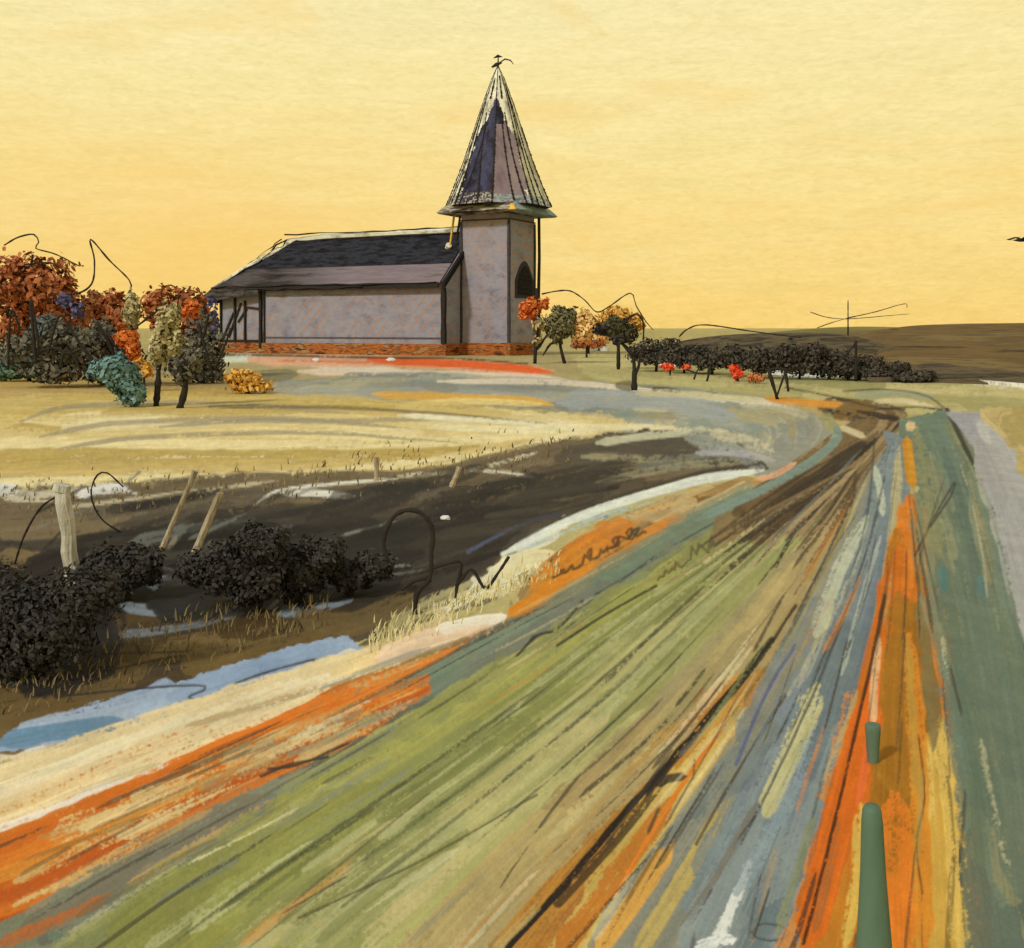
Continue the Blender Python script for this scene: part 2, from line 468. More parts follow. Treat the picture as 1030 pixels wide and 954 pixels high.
    stroke([(640, 470), (700, 462), (768, 460)], 12, (112, 112, 98), .8, .5)
    stroke([(600, 486), (680, 470), (750, 464)], 8, (150, 140, 108), .7, .55)
    stroke([(700, 456), (740, 456), (780, 464)], 7, (168, 160, 160), .8, .5)
    chalk([(470, 556), (520, 530), (560, 518), (610, 520)], 3, (86, 92, 124), .6, .6)
    chalk([(440, 520), (500, 510), (560, 500), (620, 490)], 4, (38, 34, 32), .8, .4)
    # right edge of the ditch: olive and cream reeds
    stroke([(390, 640), (430, 612), (470, 596), (520, 580)], 22, (176, 160, 110), .92, .3)
    stroke([(430, 620), (480, 600), (560, 566)], 18, (210, 192, 146), .92, .25)
    stroke([(360, 650), (430, 622), (500, 602)], 6, (70, 60, 48), .8, .35)
    # water
    fill([(-420, 832), (-60, 775), (0, 748), (50, 724), (110, 716), (160, 694), (236, 668), (300, 650), (350, 640), (376, 662), (330, 682), (270, 706), (150, 742), (0, 758), (-60, 790), (-420, 850)], (152, 168, 192), Z['stream'], 0.6)
    flow([(10, 744), (120, 714), (240, 674), (350, 648)], [(0, 754), (130, 742), (270, 704), (364, 666)], [(158, 174, 198), (138, 158, 186), (172, 184, 200), (120, 144, 172)], 30, 20, (0.2, 0.6))
    stroke([(0, 748), (60, 736), (130, 728)], 18, (104, 138, 164), .95, .15)
    chalk([(70, 700), (130, 694), (196, 690), (206, 694), (190, 702), (210, 706), (228, 698), (234, 690), (270, 676), (318, 664), (306, 676), (350, 696)], 1.8, (50, 48, 50), .85, .3)
    chalk([(40, 700), (90, 680), (180, 660)], 1.8, (40, 38, 36), .7, .4)
    chalk([(30, 656), (110, 658), (190, 656)], 1.6, (38, 34, 32), .7, .4)
    scrawl(2, 690, 60, 680, 22, 5, 2.0, (140, 134, 126), .55)
    # charcoal sweeps that tie the dark bank together
    for k_ in range(40):
        t_ = random.random(); u_ = 60 + 470 * t_; v_ = 545 - 40 * t_ + random.uniform(-34, 46) * (1 - .45 * t_)
        stroke([(u_, v_), (u_ + 45, v_ - 7), (u_ + 110, v_ - random.uniform(14, 30))], random.uniform(5, 20), random.choice([(44, 40, 36), (54, 48, 42), (38, 35, 32), (70, 62, 52)]), random.uniform(.6, .9), random.uniform(.3, .6))
    # --- path: cream
    fill([(-420, 900), (0, 770), (140, 738), (300, 694), (400, 652), (505, 616), (516, 628), (470, 648), (300, 708), (130, 770), (0, 836), (-420, 1010)], (226, 196, 140), Z['path'])
    flow([(-80, 800), (60, 764), (240, 712), (400, 656), (510, 618)], [(-80, 860), (60, 800), (220, 738), (380, 676), (512, 630)],
         [(232, 204, 148), (222, 190, 128), (236, 214, 176), (214, 184, 140)], 60, 30, (0.15, 0.5))
    stroke([(40, 780), (120, 754), (230, 724), (360, 680)], 14, (234, 214, 176), .92, .25)
    stroke([(-10, 826), (60, 800), (140, 772), (240, 734)], 12, (236, 206, 150), .9, .25)
    stroke([(-10, 838), (30, 822), (90, 800)], 9, (224, 206, 196), .9, .3)
    stroke([(380, 664), (440, 640), (512, 624)], 20, (232, 196, 160), .95, .12)
    stroke([(440, 634), (480, 625), (514, 623)], 12, (240, 222, 196), .95, .1)
    # white edge running up to the bend
    fill([(436, 618), (505, 562), (560, 532), (580, 524), (560, 540), (530, 558), (560, 560), (556, 572), (500, 590), (444, 620)], (222, 210, 178), Z['path'], .7)
    stroke([(505, 558), (580, 521), (690, 486), (768, 473)], 9, (222, 220, 204), .97, .2)
    stroke([(520, 556), (600, 522), (680, 496)], 5, (180, 194, 188), .8, .4)
    chalk([(508, 552), (580, 515), (690, 479), (764, 467)], 2, (60, 54, 46), .7, .4)
    stroke([(446, 612), (490, 592), (556, 566)], 13, (228, 216, 176), .97, .15)
    stroke([(500, 580), (530, 562), (562, 560)], 16, (226, 208, 158), .95, .1)
    # --- orange stubble along the path
    fill([(-420, 1012), (0, 836), (130, 772), (300, 712), (470, 650), (512, 630), (536, 584), (600, 530), (700, 492), (764, 478), (700, 520), (560, 604), (480, 664), (300, 770), (150, 850), (0, 930), (-420, 1120)], (206, 134, 64), Z['stubble_strip'])
    flow([(-80, 870), (60, 810), (250, 732), (420, 676), (520, 634)], [(-80, 960), (60, 900), (260, 800), (430, 704), (540, 636)],
         [(216, 100, 32), (226, 120, 38), (196, 84, 28), (222, 146, 70)], 90, 36, (0.12, 0.4), t=(0, .55), dry=(.15, .45))
    flow([(-80, 870), (60, 810), (250, 732), (420, 676), (520, 634)], [(-80, 960), (60, 900), (260, 790), (430, 700), (540, 630)],
         [(206, 162, 100), (190, 150, 96), (216, 128, 58), (180, 140, 80)], 55, 26, (0.12, 0.4), t=(.4, 1), dry=(.3, .6))
    flow([(-80, 880), (60, 816), (250, 736), (420, 680), (520, 636)], [(-80, 940), (60, 880), (260, 780), (430, 690), (540, 630)],
         [(224, 112, 40), (230, 130, 50)], 40, 26, (0.2, 0.4), t=(.3, 1), dry=(.6, .85))
    flow([(525, 600), (590, 548), (670, 512), (760, 482)], [(530, 640), (600, 590), (690, 534), (776, 484)],
         [(220, 132, 48), (212, 116, 40), (196, 146, 84), (160, 124, 80), (120, 96, 66), (206, 176, 120)], 70, 34, (0.2, 0.5))
    stroke([(510, 628), (560, 596), (620, 570)], 24, (222, 128, 40), .95, .2)
    stroke([(600, 568), (660, 534), (690, 520)], 14, (214, 128, 56), .9, .3)
    for k_ in range(60):
        t_ = random.random(); q_ = random.random()
        u_ = -20 + 540 * t_; v_ = 838 - 208 * t_ ** 1.05 + (8 + (1 - t_) * 90 * q_)
        stroke([(u_, v_), (u_ + 40, v_ - 18), (u_ + random.uniform(60, 120), v_ - random.uniform(26, 48))], random.uniform(6, 20) * (1.1 - .5 * t_), random.choice([(206, 172, 114), (196, 160, 104), (140, 128, 104), (222, 196, 144), (226, 120, 44), (170, 116, 70)]), random.uniform(.6, .9), random.uniform(.62, .9))
    stroke([(-10, 860), (30, 842), (80, 826)], 22, (200, 84, 38), .8, .5)
    stroke([(-10, 960), (5, 930), (30, 910)], 40, (188, 84, 40), .9, .25)
    for off, c_, w_ in ((0, (230, 202, 148), 26), (16, (238, 216, 172), 22), (34, (226, 196, 142), 24), (48, (236, 208, 156), 16)):
        stroke([(-60, 798 + off), (20, 776 + off), (110, 744 + off * .85), (220, 708 + off * .6), (330, 674 + off * .4)], w_, c_, .92, .4)
    stroke([(-10, 838), (40, 820), (110, 790), (180, 764)], 9, (232, 214, 196), .85, .5)
    # --- grey-green verge
    fill([(-420, 1120), (0, 932), (150, 852), (300, 772), (480, 664), (560, 606), (700, 522), (800, 470), (820, 462), (760, 520), (620, 610), (480, 710), (300, 826), (180, 900), (90, 960), (-100, 1120)], (126, 124, 98), Z['grass_verge'])
    flow([(20, 930), (160, 850), (300, 772), (480, 666), (620, 570), (800, 472)], [(60, 960), (190, 888), (330, 800), (490, 700), (640, 594), (800, 480)],
         [(116, 116, 100), (130, 128, 104), (116, 130, 106), (104, 102, 88), (146, 128, 94)], 90, 34, (0.12, 0.4))
    stroke([(20, 940), (100, 890), (200, 834), (280, 800)], 26, (122, 112, 92), .9, .45)
    stroke([(130, 890), (200, 850), (270, 806)], 14, (196, 152, 96), .7, .65)
    stroke([(262, 780), (300, 764), (370, 744), (460, 700)], 22, (104, 98, 82), .9, .3)
    stroke([(350, 790), (460, 720), (560, 650), (620, 600)], 20, (112, 132, 108), .9, .35)
    stroke([(0, 950), (60, 925), (110, 900)], 14, (190, 96, 50), .8, .5)
    stroke([(110, 954), (170, 915), (240, 876)], 12, (160, 96, 60), .7, .55)
    scrawl(500, 680, 600, 600, 8, 6)
    chalk([(480, 700), (540, 660), (600, 606), (660, 560), (760, 504)], 2, (60, 60, 54), .6, .5)
    for off, c_, w_ in ((0, (214, 104, 38), 26), (20, (222, 116, 42), 24), (40, (204, 94, 34), 26), (60, (216, 110, 40), 22), (30, (224, 134, 56), 14), (52, (190, 84, 34), 14)):
        stroke([(-60, 872 + off), (30, 840 + off), (130, 800 + off * .75), (230, 762 + off * .55), (330, 724 + off * .4), (430, 682 + off * .25)], w_, c_, .93, .42)
    flow([(0, 846), (200, 768), (420, 684)], [(0, 930), (200, 822), (420, 704)], [(216, 176, 116), (190, 150, 100), (150, 128, 96), (226, 190, 130)], 40, 9, (.08, .3), (.6, .85), (.6, .9))
    # --- green field
    fill([(-100, 1120), (90, 960), (180, 900), (300, 826), (480, 710), (620, 612), (760, 520), (850, 455), (870, 450), (830, 520), (760, 610), (680, 700), (560, 816), (440, 920), (330, 1010), (220, 1120)], (156, 154, 82), Z['green_field'])
    GA = [(60, 985), (180, 902), (300, 828), (480, 712), (620, 614), (760, 522), (850, 458)]
    GB = [(380, 985), (470, 896), (570, 806), (680, 700), (760, 606), (820, 530), (866, 454)]
    flow(GA, GB, [(160, 154, 76), (150, 146, 70), (172, 164, 90), (142, 140, 80)], 90, 40, (0.15, 0.45), s=(0, .5))
    flow(GA, GB, [(178, 168, 104), (186, 174, 112), (160, 154, 92), (196, 178, 118), (148, 144, 84)], 110, 28, (0.12, 0.4), s=(.35, 1))
    stroke([(110, 960), (180, 908), (260, 864), (380, 792)], 46, (142, 138, 68), .92, .25)
    stroke([(200, 930), (320, 850), (460, 760), (600, 660)], 40, (154, 152, 78), .85, .3)
    stroke([(420, 954), (470, 900), (540, 836)], 24, (128, 126, 58), .85, .4)
    stroke([(380, 960), (450, 896), (540, 812)], 14, (172, 166, 96), .85, .4)
    flow(GA, GB, [(172, 168, 112), (128, 128, 70)], 60, 9, (0.1, 0.3), dry=(.55, .8), s=(.1, .8))
    for a in (.2, .45, .62, .8):
        flow(GA, GB, [(74, 76, 54)], 2, 3.0, (0.3, 0.6), dry=(.5, .65), op=(.5, .7), s=(a, a + .03))
    chalk([(300, 924), (420, 868), (540, 800)], 2, (88, 80, 50), .7, .5)
    # --- tan and brown furrows
    fill([(220, 1120), (330, 1010), (440, 920), (560, 816), (680, 700), (760, 610), (830, 520), (870, 450), (840, 430), (800, 408), (850, 408), (905, 420), (898, 440), (880, 500), (850, 600), (800, 720), (740, 840), (700, 940), (640, 1120)], (182, 156, 100), Z['furrow_strip'])
    FA = [(380, 1000), (470, 900), (570, 808), (680, 702), (760, 610), (830, 522), (890, 440)]
    FB = [(660, 1000), (700, 920), (750, 830), (800, 730), (840, 620), (872, 520), (896, 440)]
    flow(FA, FB, [(190, 166, 106), (204, 178, 112), (170, 142, 90), (158, 140, 96)], 70, 30, (0.15, 0.5))
    flow(FA, FB, [(196, 130, 64), (186, 112, 56), (206, 146, 70), (158, 104, 60)], 60, 26, (0.15, 0.45), s=(.3, .75), t=(0, .6))
    flow(FA, FB, [(206, 172, 90), (196, 158, 76)], 30, 24, (0.15, 0.4), s=(.5, .85), t=(0, .6))
    flow(FA, FB, [(132, 132, 120), (118, 124, 118), (146, 140, 120)], 45, 24, (0.15, 0.5), s=(.72, 1))
    stroke([(470, 960), (540, 884), (620, 804), (700, 730)], 20, (176, 152, 98), .9, .3)
    stroke([(560, 960), (620, 880), (680, 800)], 22, (196, 108, 44), .9, .35)
    stroke([(600, 960), (640, 904), (676, 850)], 20, (226, 158, 74), .92, .25)
    stroke([(640, 960), (690, 880), (740, 800)], 20, (190, 162, 86), .9, .3)
    stroke([(620, 900), (660, 830), (700, 770), (730, 730)], 5, (226, 122, 46), .95, .2)
    chalk([(510, 954), (560, 900), (620, 828), (680, 760), (740, 690), (776, 644)], 6, (44, 36, 30), .9, .5)
    chalk([(560, 910), (620, 844), (670, 780)], 9, (48, 40, 34), .75, .62)
    chalk([(650, 800), (700, 742), (760, 670), (800, 610)], 3, (54, 46, 40), .8, .5)
    chalk([(700, 850), (740, 780), (790, 700)], 3, (60, 54, 54), .7, .5)
    chalk([(740, 770), (770, 700), (800, 650)], 3, (84, 90, 130), .7, .5)
    stroke([(660, 790), (672, 784), (690, 782)], 9, (60, 50, 44), .9, .2)
    # ploughed brown bend where the strips meet
    flow([(700, 540), (770, 490), (840, 440), (870, 418), (800, 406)], [(780, 560), (830, 500), (880, 450), (905, 424), (850, 408)],
         [(112, 82, 52), (92, 68, 46), (138, 108, 72), (72, 56, 42), (160, 130, 92)], 80, 34, (0.2, 0.5))
    stroke([(770, 402), (820, 406), (850, 408)], 7, (216, 134, 54), .95, .15)
    stroke([(840, 420), (860, 410), (880, 416)], 14, (124, 90, 48), .9, .25)
    stroke([(862, 414), (890, 420), (905, 426), (880, 446), (840, 480), (800, 520), (760, 570)], 6, (44, 36, 32), .9, .4)
    chalk([(830, 412), (870, 420), (900, 420)], 4, (44, 36, 32), .85, .4)
    chalk([(900, 430), (860, 470), (810, 520), (780, 570)], 3, (44, 36, 32), .8, .45)
    for dx in range(-70, 60, 18):
        chalk([(880 + dx * .2, 446), (830 + dx * .6, 490), (770 + dx, 540 + abs(dx) * .2)], 2.2, (58, 46, 38), .6, .5)
    for k_ in range(30):
        e_ = random.random(); w0 = random.uniform(-8, 10)
        end = (560 + 240 * e_ + random.uniform(-20, 20), 612 + 60 * e_ + random.uniform(-30, 20)); f_ = random.uniform(.25, .85)
        p0 = (902 + w0, 424 + abs(w0) * .5); p1 = (850 + w0 + 18 * e_, 468 + 8 * e_); p3 = (p1[0] + (end[0] - p1[0]) * f_, p1[1] + (end[1] - p1[1]) * f_); p2 = ((p1[0] + p3[0]) / 2 + 6, (p1[1] + p3[1]) / 2 - 6)
        stroke([p0 + (.5,), p1 + (.8,), p2 + (1,), p3 + (1.2,)] if random.random() < .6 else [p1 + (.7,), p2 + (1,), p3 + (1.3,)], random.uniform(2, 8), random.choice([(60, 46, 36), (84, 62, 44), (46, 38, 32), (120, 92, 60), (150, 118, 80), (170, 142, 100)]), random.uniform(.55, .9), random.uniform(.35, .65))
    stroke([(800, 466), (780, 478), (760, 482)], 6, (224, 156, 128), .9, .3)
    stroke([(845, 430), (870, 440)], 6, (216, 196, 150), .8, .4)
    stroke([(838, 424), (842, 440), (820, 462), (770, 492), (700, 524)], 9, (124, 142, 128), .9, .3)
    stroke([(828, 418), (836, 432)], 14, (150, 142, 92), .8, .3)
    scrawl(545, 588, 640, 540, 9, 6, 2, (60, 48, 36), .75)
    scrawl(660, 585, 760, 525, 9, 8, 1.6, (84, 70, 48), .7)
    # --- road, blue grey
    fill([(640, 1120), (690, 954), (745, 830), (800, 716), (842, 610), (872, 510), (894, 436), (908, 436), (906, 520), (890, 620), (866, 710), (836, 840), (806, 956), (760, 1120)], (122, 130, 130), Z['road'])
    RA = [(670, 1000), (694, 950), (748, 830), (802, 716), (844, 612), (874, 512), (896, 440)]
    RB = [(786, 1000), (808, 948), (838, 834), (866, 714), (890, 618), (904, 520), (906, 440)]
    flow(RA, RB, [(116, 126, 126), (130, 136, 134), (108, 118, 120), (140, 146, 142), (120, 128, 136)], 80, 32, (0.15, 0.5))
    stroke([(770, 820), (800, 750), (822, 690)], 26, (196, 184, 130), .92, .5)
    stroke([(820, 640), (850, 560), (872, 520)], 16, (188, 186, 158), .85, .4)
    stroke([(880, 470), (886, 500), (888, 520)], 7, (190, 192, 166), .9, .3)
    stroke([(846, 680), (868, 600), (886, 540)], 6, (170, 174, 160), .8, .5)
    stroke([(720, 950), (740, 900), (756, 866)], 14, (222, 218, 206), .9, .6)
    stroke([(700, 954), (720, 948), (740, 946)], 12, (226, 222, 214), .9, .4)
    stroke([(740, 900), (780, 830), (820, 730)], 18, (140, 154, 158), .7, .5)
    chalk([(745, 850), (790, 760), (830, 670), (870, 560), (890, 480)], 2.2, (64, 64, 62), .7, .5)
    chalk([(880, 440), (872, 520), (850, 600)], 2, (70, 66, 60), .6, .5)
    chalk([(756, 938), (766, 930), (786, 932), (794, 940), (780, 946), (762, 944), (756, 938)], 1.6, (76, 80, 80), .8, .2)
    stroke([(876, 660), (890, 590), (900, 520), (904, 450)], 10, (188, 170, 118), .85, .35)
    # --- orange clay strip
    fill([(760, 1120), (806, 956), (836, 840), (866, 712), (890, 610), (905, 532), (912, 508), (923, 545), (948, 620), (966, 700), (986, 800), (1000, 956), (1040, 1120)], (206, 116, 42), Z['clay_strip'])
    CA = [(790, 1000), (810, 950), (838, 838), (868, 714), (892, 612), (906, 500)]
    CB = [(1006, 1000), (998, 950), (984, 800), (964, 700), (946, 610), (918, 500)]
    flow(CA, CB, [(220, 110, 38), (206, 98, 32), (226, 128, 46), (190, 112, 36)], 110, 34, (0.2, 0.6))
    flow(CA, CB, [(170, 106, 34), (150, 98, 40)], 40, 30, (0.2, 0.5), s=(.35, .6), t=(.25, .8))
    flow(CA, CB, [(216, 164, 72), (226, 182, 92), (200, 146, 60)], 40, 34, (0.2, 0.5), s=(.78, .97), t=(0, .55))
    stroke([(812, 954), (836, 858), (862, 760), (878, 690)], 34, (226, 104, 34), .9, .15)
    stroke([(862, 810), (874, 750), (880, 690), (882, 650)], 9, (236, 106, 56), .92, .15)
    stroke([(878, 730), (879, 690), (884, 640)], 8, (230, 176, 130), .9, .3)
    stroke([(850, 954), (862, 880), (866, 810)], 13, (220, 174, 80), .9, .35)
    stroke([(908, 800), (906, 740), (908, 660), (904, 600)], 34, (168, 104, 34), .88, .3)
    stroke([(905, 954), (902, 860), (900, 800)], 34, (228, 118, 40), .9, .3)
    stroke([(930, 954), (926, 840), (922, 740), (914, 640)], 20, (222, 128, 44), .88, .3)
    stroke([(922, 800), (918, 720), (912, 640)], 9, (192, 138, 60), .85, .35)
    stroke([(952, 790), (944, 740), (934, 680), (926, 600)], 18, (128, 110, 68), .85, .35)
    stroke([(962, 740), (950, 660), (936, 590)], 22, (226, 122, 34), .92, .2)
    stroke([(970, 954), (968, 860), (960, 780), (950, 730)], 34, (220, 176, 84), .93, .3)
    stroke([(988, 954), (980, 860), (974, 800)], 15, (234, 206, 130), .85, .5)
    stroke([(992, 954), (986, 910), (980, 885)], 18, (220, 104, 34), .9, .25)
    stroke([(905, 510), (912, 540), (914, 600)], 12, (222, 118, 40), .9, .35)
    chalk([(808, 950), (834, 850), (862, 730), (880, 650), (890, 600)], 3.2, (70, 40, 26), .85, .5)
    chalk([(928, 900), (922, 850), (930, 800), (924, 740)], 1.6, (70, 48, 30), .7, .5)
    # --- teal verge
    fill([(1040, 1120), (1000, 956), (988, 800), (966, 690), (946, 600), (926, 520), (908, 440), (906, 424), (950, 412), (974, 440), (1004, 510), (1026, 590), (1044, 660), (1130, 860), (1250, 1120)], (108, 122, 100), Z['teal_verge'])
    TA = [(1010, 1000), (998, 930), (986, 800), (964, 690), (944, 600), (924, 520), (908, 432)]
    TB = [(1130, 1000), (1090, 880), (1050, 760), (1026, 640), (1008, 550), (982, 470), (954, 418)]
    flow(TA, TB, [(102, 118, 102), (112, 122, 98), (96, 110, 96), (126, 128, 98), (108, 110, 90), (134, 130, 96)], 120, 34, (0.15, 0.5))
    stroke([(1000, 830), (980, 730), (962, 640), (944, 560)], 24, (98, 112, 92), .85, .3)
    stroke([(1030, 900), (1012, 760), (990, 640), (970, 540)], 40, (104, 116, 96), .85, .3)
    stroke([(945, 560), (930, 480), (922, 430)], 16, (140, 136, 92), .75, .4)
    stroke([(918, 490), (914, 460), (912, 440)], 11, (206, 132, 40), .97, .05, taper=(.1, .1))
    stroke([(912, 428), (920, 430)], 10, (216, 178, 130), .9, .2)
    stroke([(950, 596), (948, 570)], 9, (84, 118, 110), .9, .1)
    stroke([(988, 600), (986, 580)], 8, (96, 124, 116), .9, .1)
    chalk([(952, 412), (966, 440), (990, 490), (1010, 545), (1024, 606), (1034, 660)], 3.6, (62, 62, 54), .9, .35)
    chalk([(920, 560), (940, 520), (960, 486), (956, 500), (936, 530)], 1.8, (66, 64, 54), .75, .4)
    chalk([(925, 600), (926, 560), (950, 480)], 1.5, (80, 74, 56), .6, .5)
    stroke([(1008, 528), (1013, 534)], 6, (214, 214, 206), .95, .1)
    # --- lavender side road and the grass beyond it
    fill([(1250, 1120), (1130, 860), (1044, 660), (1026, 590), (1004, 510), (974, 440), (952, 414), (982, 414), (1010, 440), (1040, 500), (1080, 600), (1160, 760), (1420, 1120)], (160, 154, 156), Z['side_road'])
    flow([(1110, 800), (1050, 660), (1020, 550), (988, 460), (962, 418)], [(1170, 800), (1090, 640), (1044, 520), (1008, 446), (980, 416)],
         [(170, 164, 158), (156, 150, 148), (182, 174, 162), (162, 158, 158)], 50, 34, (0.2, 0.5))
    fill([(1420, 1120), (1160, 760), (1080, 600), (1040, 500), (1010, 440), (984, 412), (1450, 412), (1450, 1120)], (186, 160, 98), Z['meadow'])
    flow([(1030, 470), (1000, 428), (984, 412)], [(1300, 470), (1200, 428), (1100, 412)], [(196, 168, 104), (180, 152, 88), (170, 146, 84)], 30, 40, (0.4, 0.9))
    # drags that carry one strip's pigment over the next
    ALL = [(216, 120, 50), (196, 180, 120), (120, 126, 116), (150, 148, 84), (222, 206, 160), (110, 92, 66), (176, 140, 84)]
    flow(GA, FB, ALL, 22, 5, (0.08, 0.3), (.5, .75), (.3, .6), jc=12, fine=0)
    flow(FA, CA, ALL, 22, 5, (0.08, 0.3), (.5, .75), (.3, .6), jc=12, fine=0)
    flow([(-80, 800), (60, 764), (240, 712), (400, 656), (510, 618), (760, 482)], GA, ALL, 34, 5, (0.06, 0.25), (.5, .75), (.3, .6), jc=12, fine=0)
    flow(CA, TB, ALL[2:], 12, 5, (0.1, 0.3), (.55, .75), (.3, .5), jc=12, fine=0)
    for k_ in range(95):
        g_ = random.choice(((GA, FB), (FA, CA), (RA, CB), ([(-80, 860), (60, 800), (220, 738), (380, 676), (512, 630)], GA)))
        flow(g_[0], g_[1], [(58, 52, 44), (70, 62, 50), (50, 46, 42)], 1, random.uniform(1.6, 3.4), (0.04, 0.28), (.4, .6), (.45, .8), fine=0)
    for a_ in ([(262, 782), (290, 770), (330, 762)], [(270, 774), (300, 770), (350, 748)], [(560, 650), (610, 618), (660, 590)], [(520, 660), (540, 640), (560, 634), (580, 612)]):
        chalk(a_, 2.4, (56, 50, 42), .8, .5)
    # far tracks round the bend
    stroke([(640, 396), (700, 398), (770, 404)], 6, (196, 180, 128), .8, .3)
    stroke([(860, 398), (900, 396), (940, 400)], 7, (150, 150, 120), .8, .35)
    stroke([(880, 404), (910, 404), (940, 410)], 5, (216, 196, 150), .8, .35)
    chalk([(848, 394), (890, 392), (930, 398), (952, 412)], 2, (66, 58, 44), .8, .4)
    chalk([(790, 390), (840, 400), (880, 410), (910, 412)], 2.2, (66, 54, 42), .8, .4)
    chalk([(880, 412), (920, 410), (946, 412)], 2.6, (58, 46, 38), .8, .35)
    stroke([(880, 378), (940, 380), (1040, 392)], 7, (214, 202, 170), .8, .4)
    stroke([(780, 376), (830, 378), (900, 376)], 6, (186, 188, 176), .7, .5)
    stroke([(636, 392), (622, 388), (640, 386)], 7, (104, 92, 56), .8, .3)
    stroke([(656, 392), (668, 392), (684, 394)], 5, (96, 86, 56), .8, .3)

paint_land()
CAN *= (0.82 + 0.30 * GRAIN)[..., None]
_l = (CAN * np.array([.3, .59, .11], np.float32)).sum(-1, keepdims=True)
_w = np.clip((CAN[..., 1:2] / np.maximum(CAN[..., 0:1], 1e-3) - .40) / .3, 0, 1)
CAN = (_l + (CAN - _l) * (1 - .06 * _w)) * (1 - (1 - _w) * np.array([.07, -.05, .12], np.float32))
HGT += 0.35 * (GRAIN - 0.5)

def blur(a, r, n=2):
    k = np.ones(2 * r + 1) / (2 * r + 1)
    for _ in range(n):
        a = np.apply_along_axis(lambda m: np.convolve(np.pad(m, r, mode='edge'), k, 'valid'), 0, a)
        a = np.apply_along_axis(lambda m: np.convolve(np.pad(m, r, mode='edge'), k, 'valid'), 1, a)
    return a
DIT = blur(((ZON == Z['ditch']) | (ZON == Z['stream'])).astype(np.float32), 16)

def csamp(A, u, v):
    x = np.clip(u - U0, 0, CW - 1.001); y = np.clip(v - V0, 0, CH - 1.001)
    xi = x.astype(int); yi = y.astype(int); fx = x - xi; fy = y - yi
    if A.ndim == 3: fx = fx[..., None]; fy = fy[..., None]
    return (A[yi, xi] * (1 - fx) + A[yi, xi + 1] * fx) * (1 - fy) + (A[yi + 1, xi] * (1 - fx) + A[yi + 1, xi + 1] * fx) * fy

def smooth(a, b, x):
    t = np.clip((x - a) / (b - a), 0, 1)
    return t * t * (3 - 2 * t)

def gz(x, y):
    """height of the land at plan point x, y"""
    x = np.asarray(x, float); y = np.asarray(y, float)
    m = 0.35 * (1 - smooth(16, 46, np.hypot((x + 10) * 0.9, (y - 112))))
    u = CX + F * x / y; v = HY + F * H / y
    d = csamp(DIT, u, v)
    lump = 0.10 * (vn(x / 2.3, y / 2.3, 12) - 0.5) * np.clip(d, 0, 1)
    return m - 0.38 * d + lump

def at(u, v):
    """the ground point under photo pixel u, v"""
    z = 0.0
    for _ in range(12):
        y = F * (H - z) / (v - HY); x = (u - CX) * y / F
        z = float(gz(x, y))
    return Vector((x, y, z))

def px(u, v, y):
    """world point seen at u, v when it stands y metres away"""
    return Vector(((u - CX) * y / F, y, H - (v - HY) * y / F))

def land_material(name, rough=0.9, spec=0.1):
    m, nt, b = newmat(name)
    a = nt.nodes.new('ShaderNodeAttribute'); a.attribute_name = 'pigment'
    f, _ = noise(nt, 2.2, (1, 0.45, 1), 6, 0.7)
    g = ramp(nt, f, [(0.84, 0.84, 0.86, 1), (1.12, 1.1, 1.08, 1)], 0.3, 0.7)
    c = mix(nt, 1.0, a.outputs['Color'], g, 'MULTIPLY')
    nt.links.new(c, b.inputs['Base Color'])
    b.inputs['Roughness'].default_value = rough
    b.inputs['Specular IOR Level'].default_value = spec
    f2, _ = noise(nt, 38.0, (1, 0.6, 1), 3, 0.6)
    bump(nt, b, f2, 0.18, 0.02)
    return m

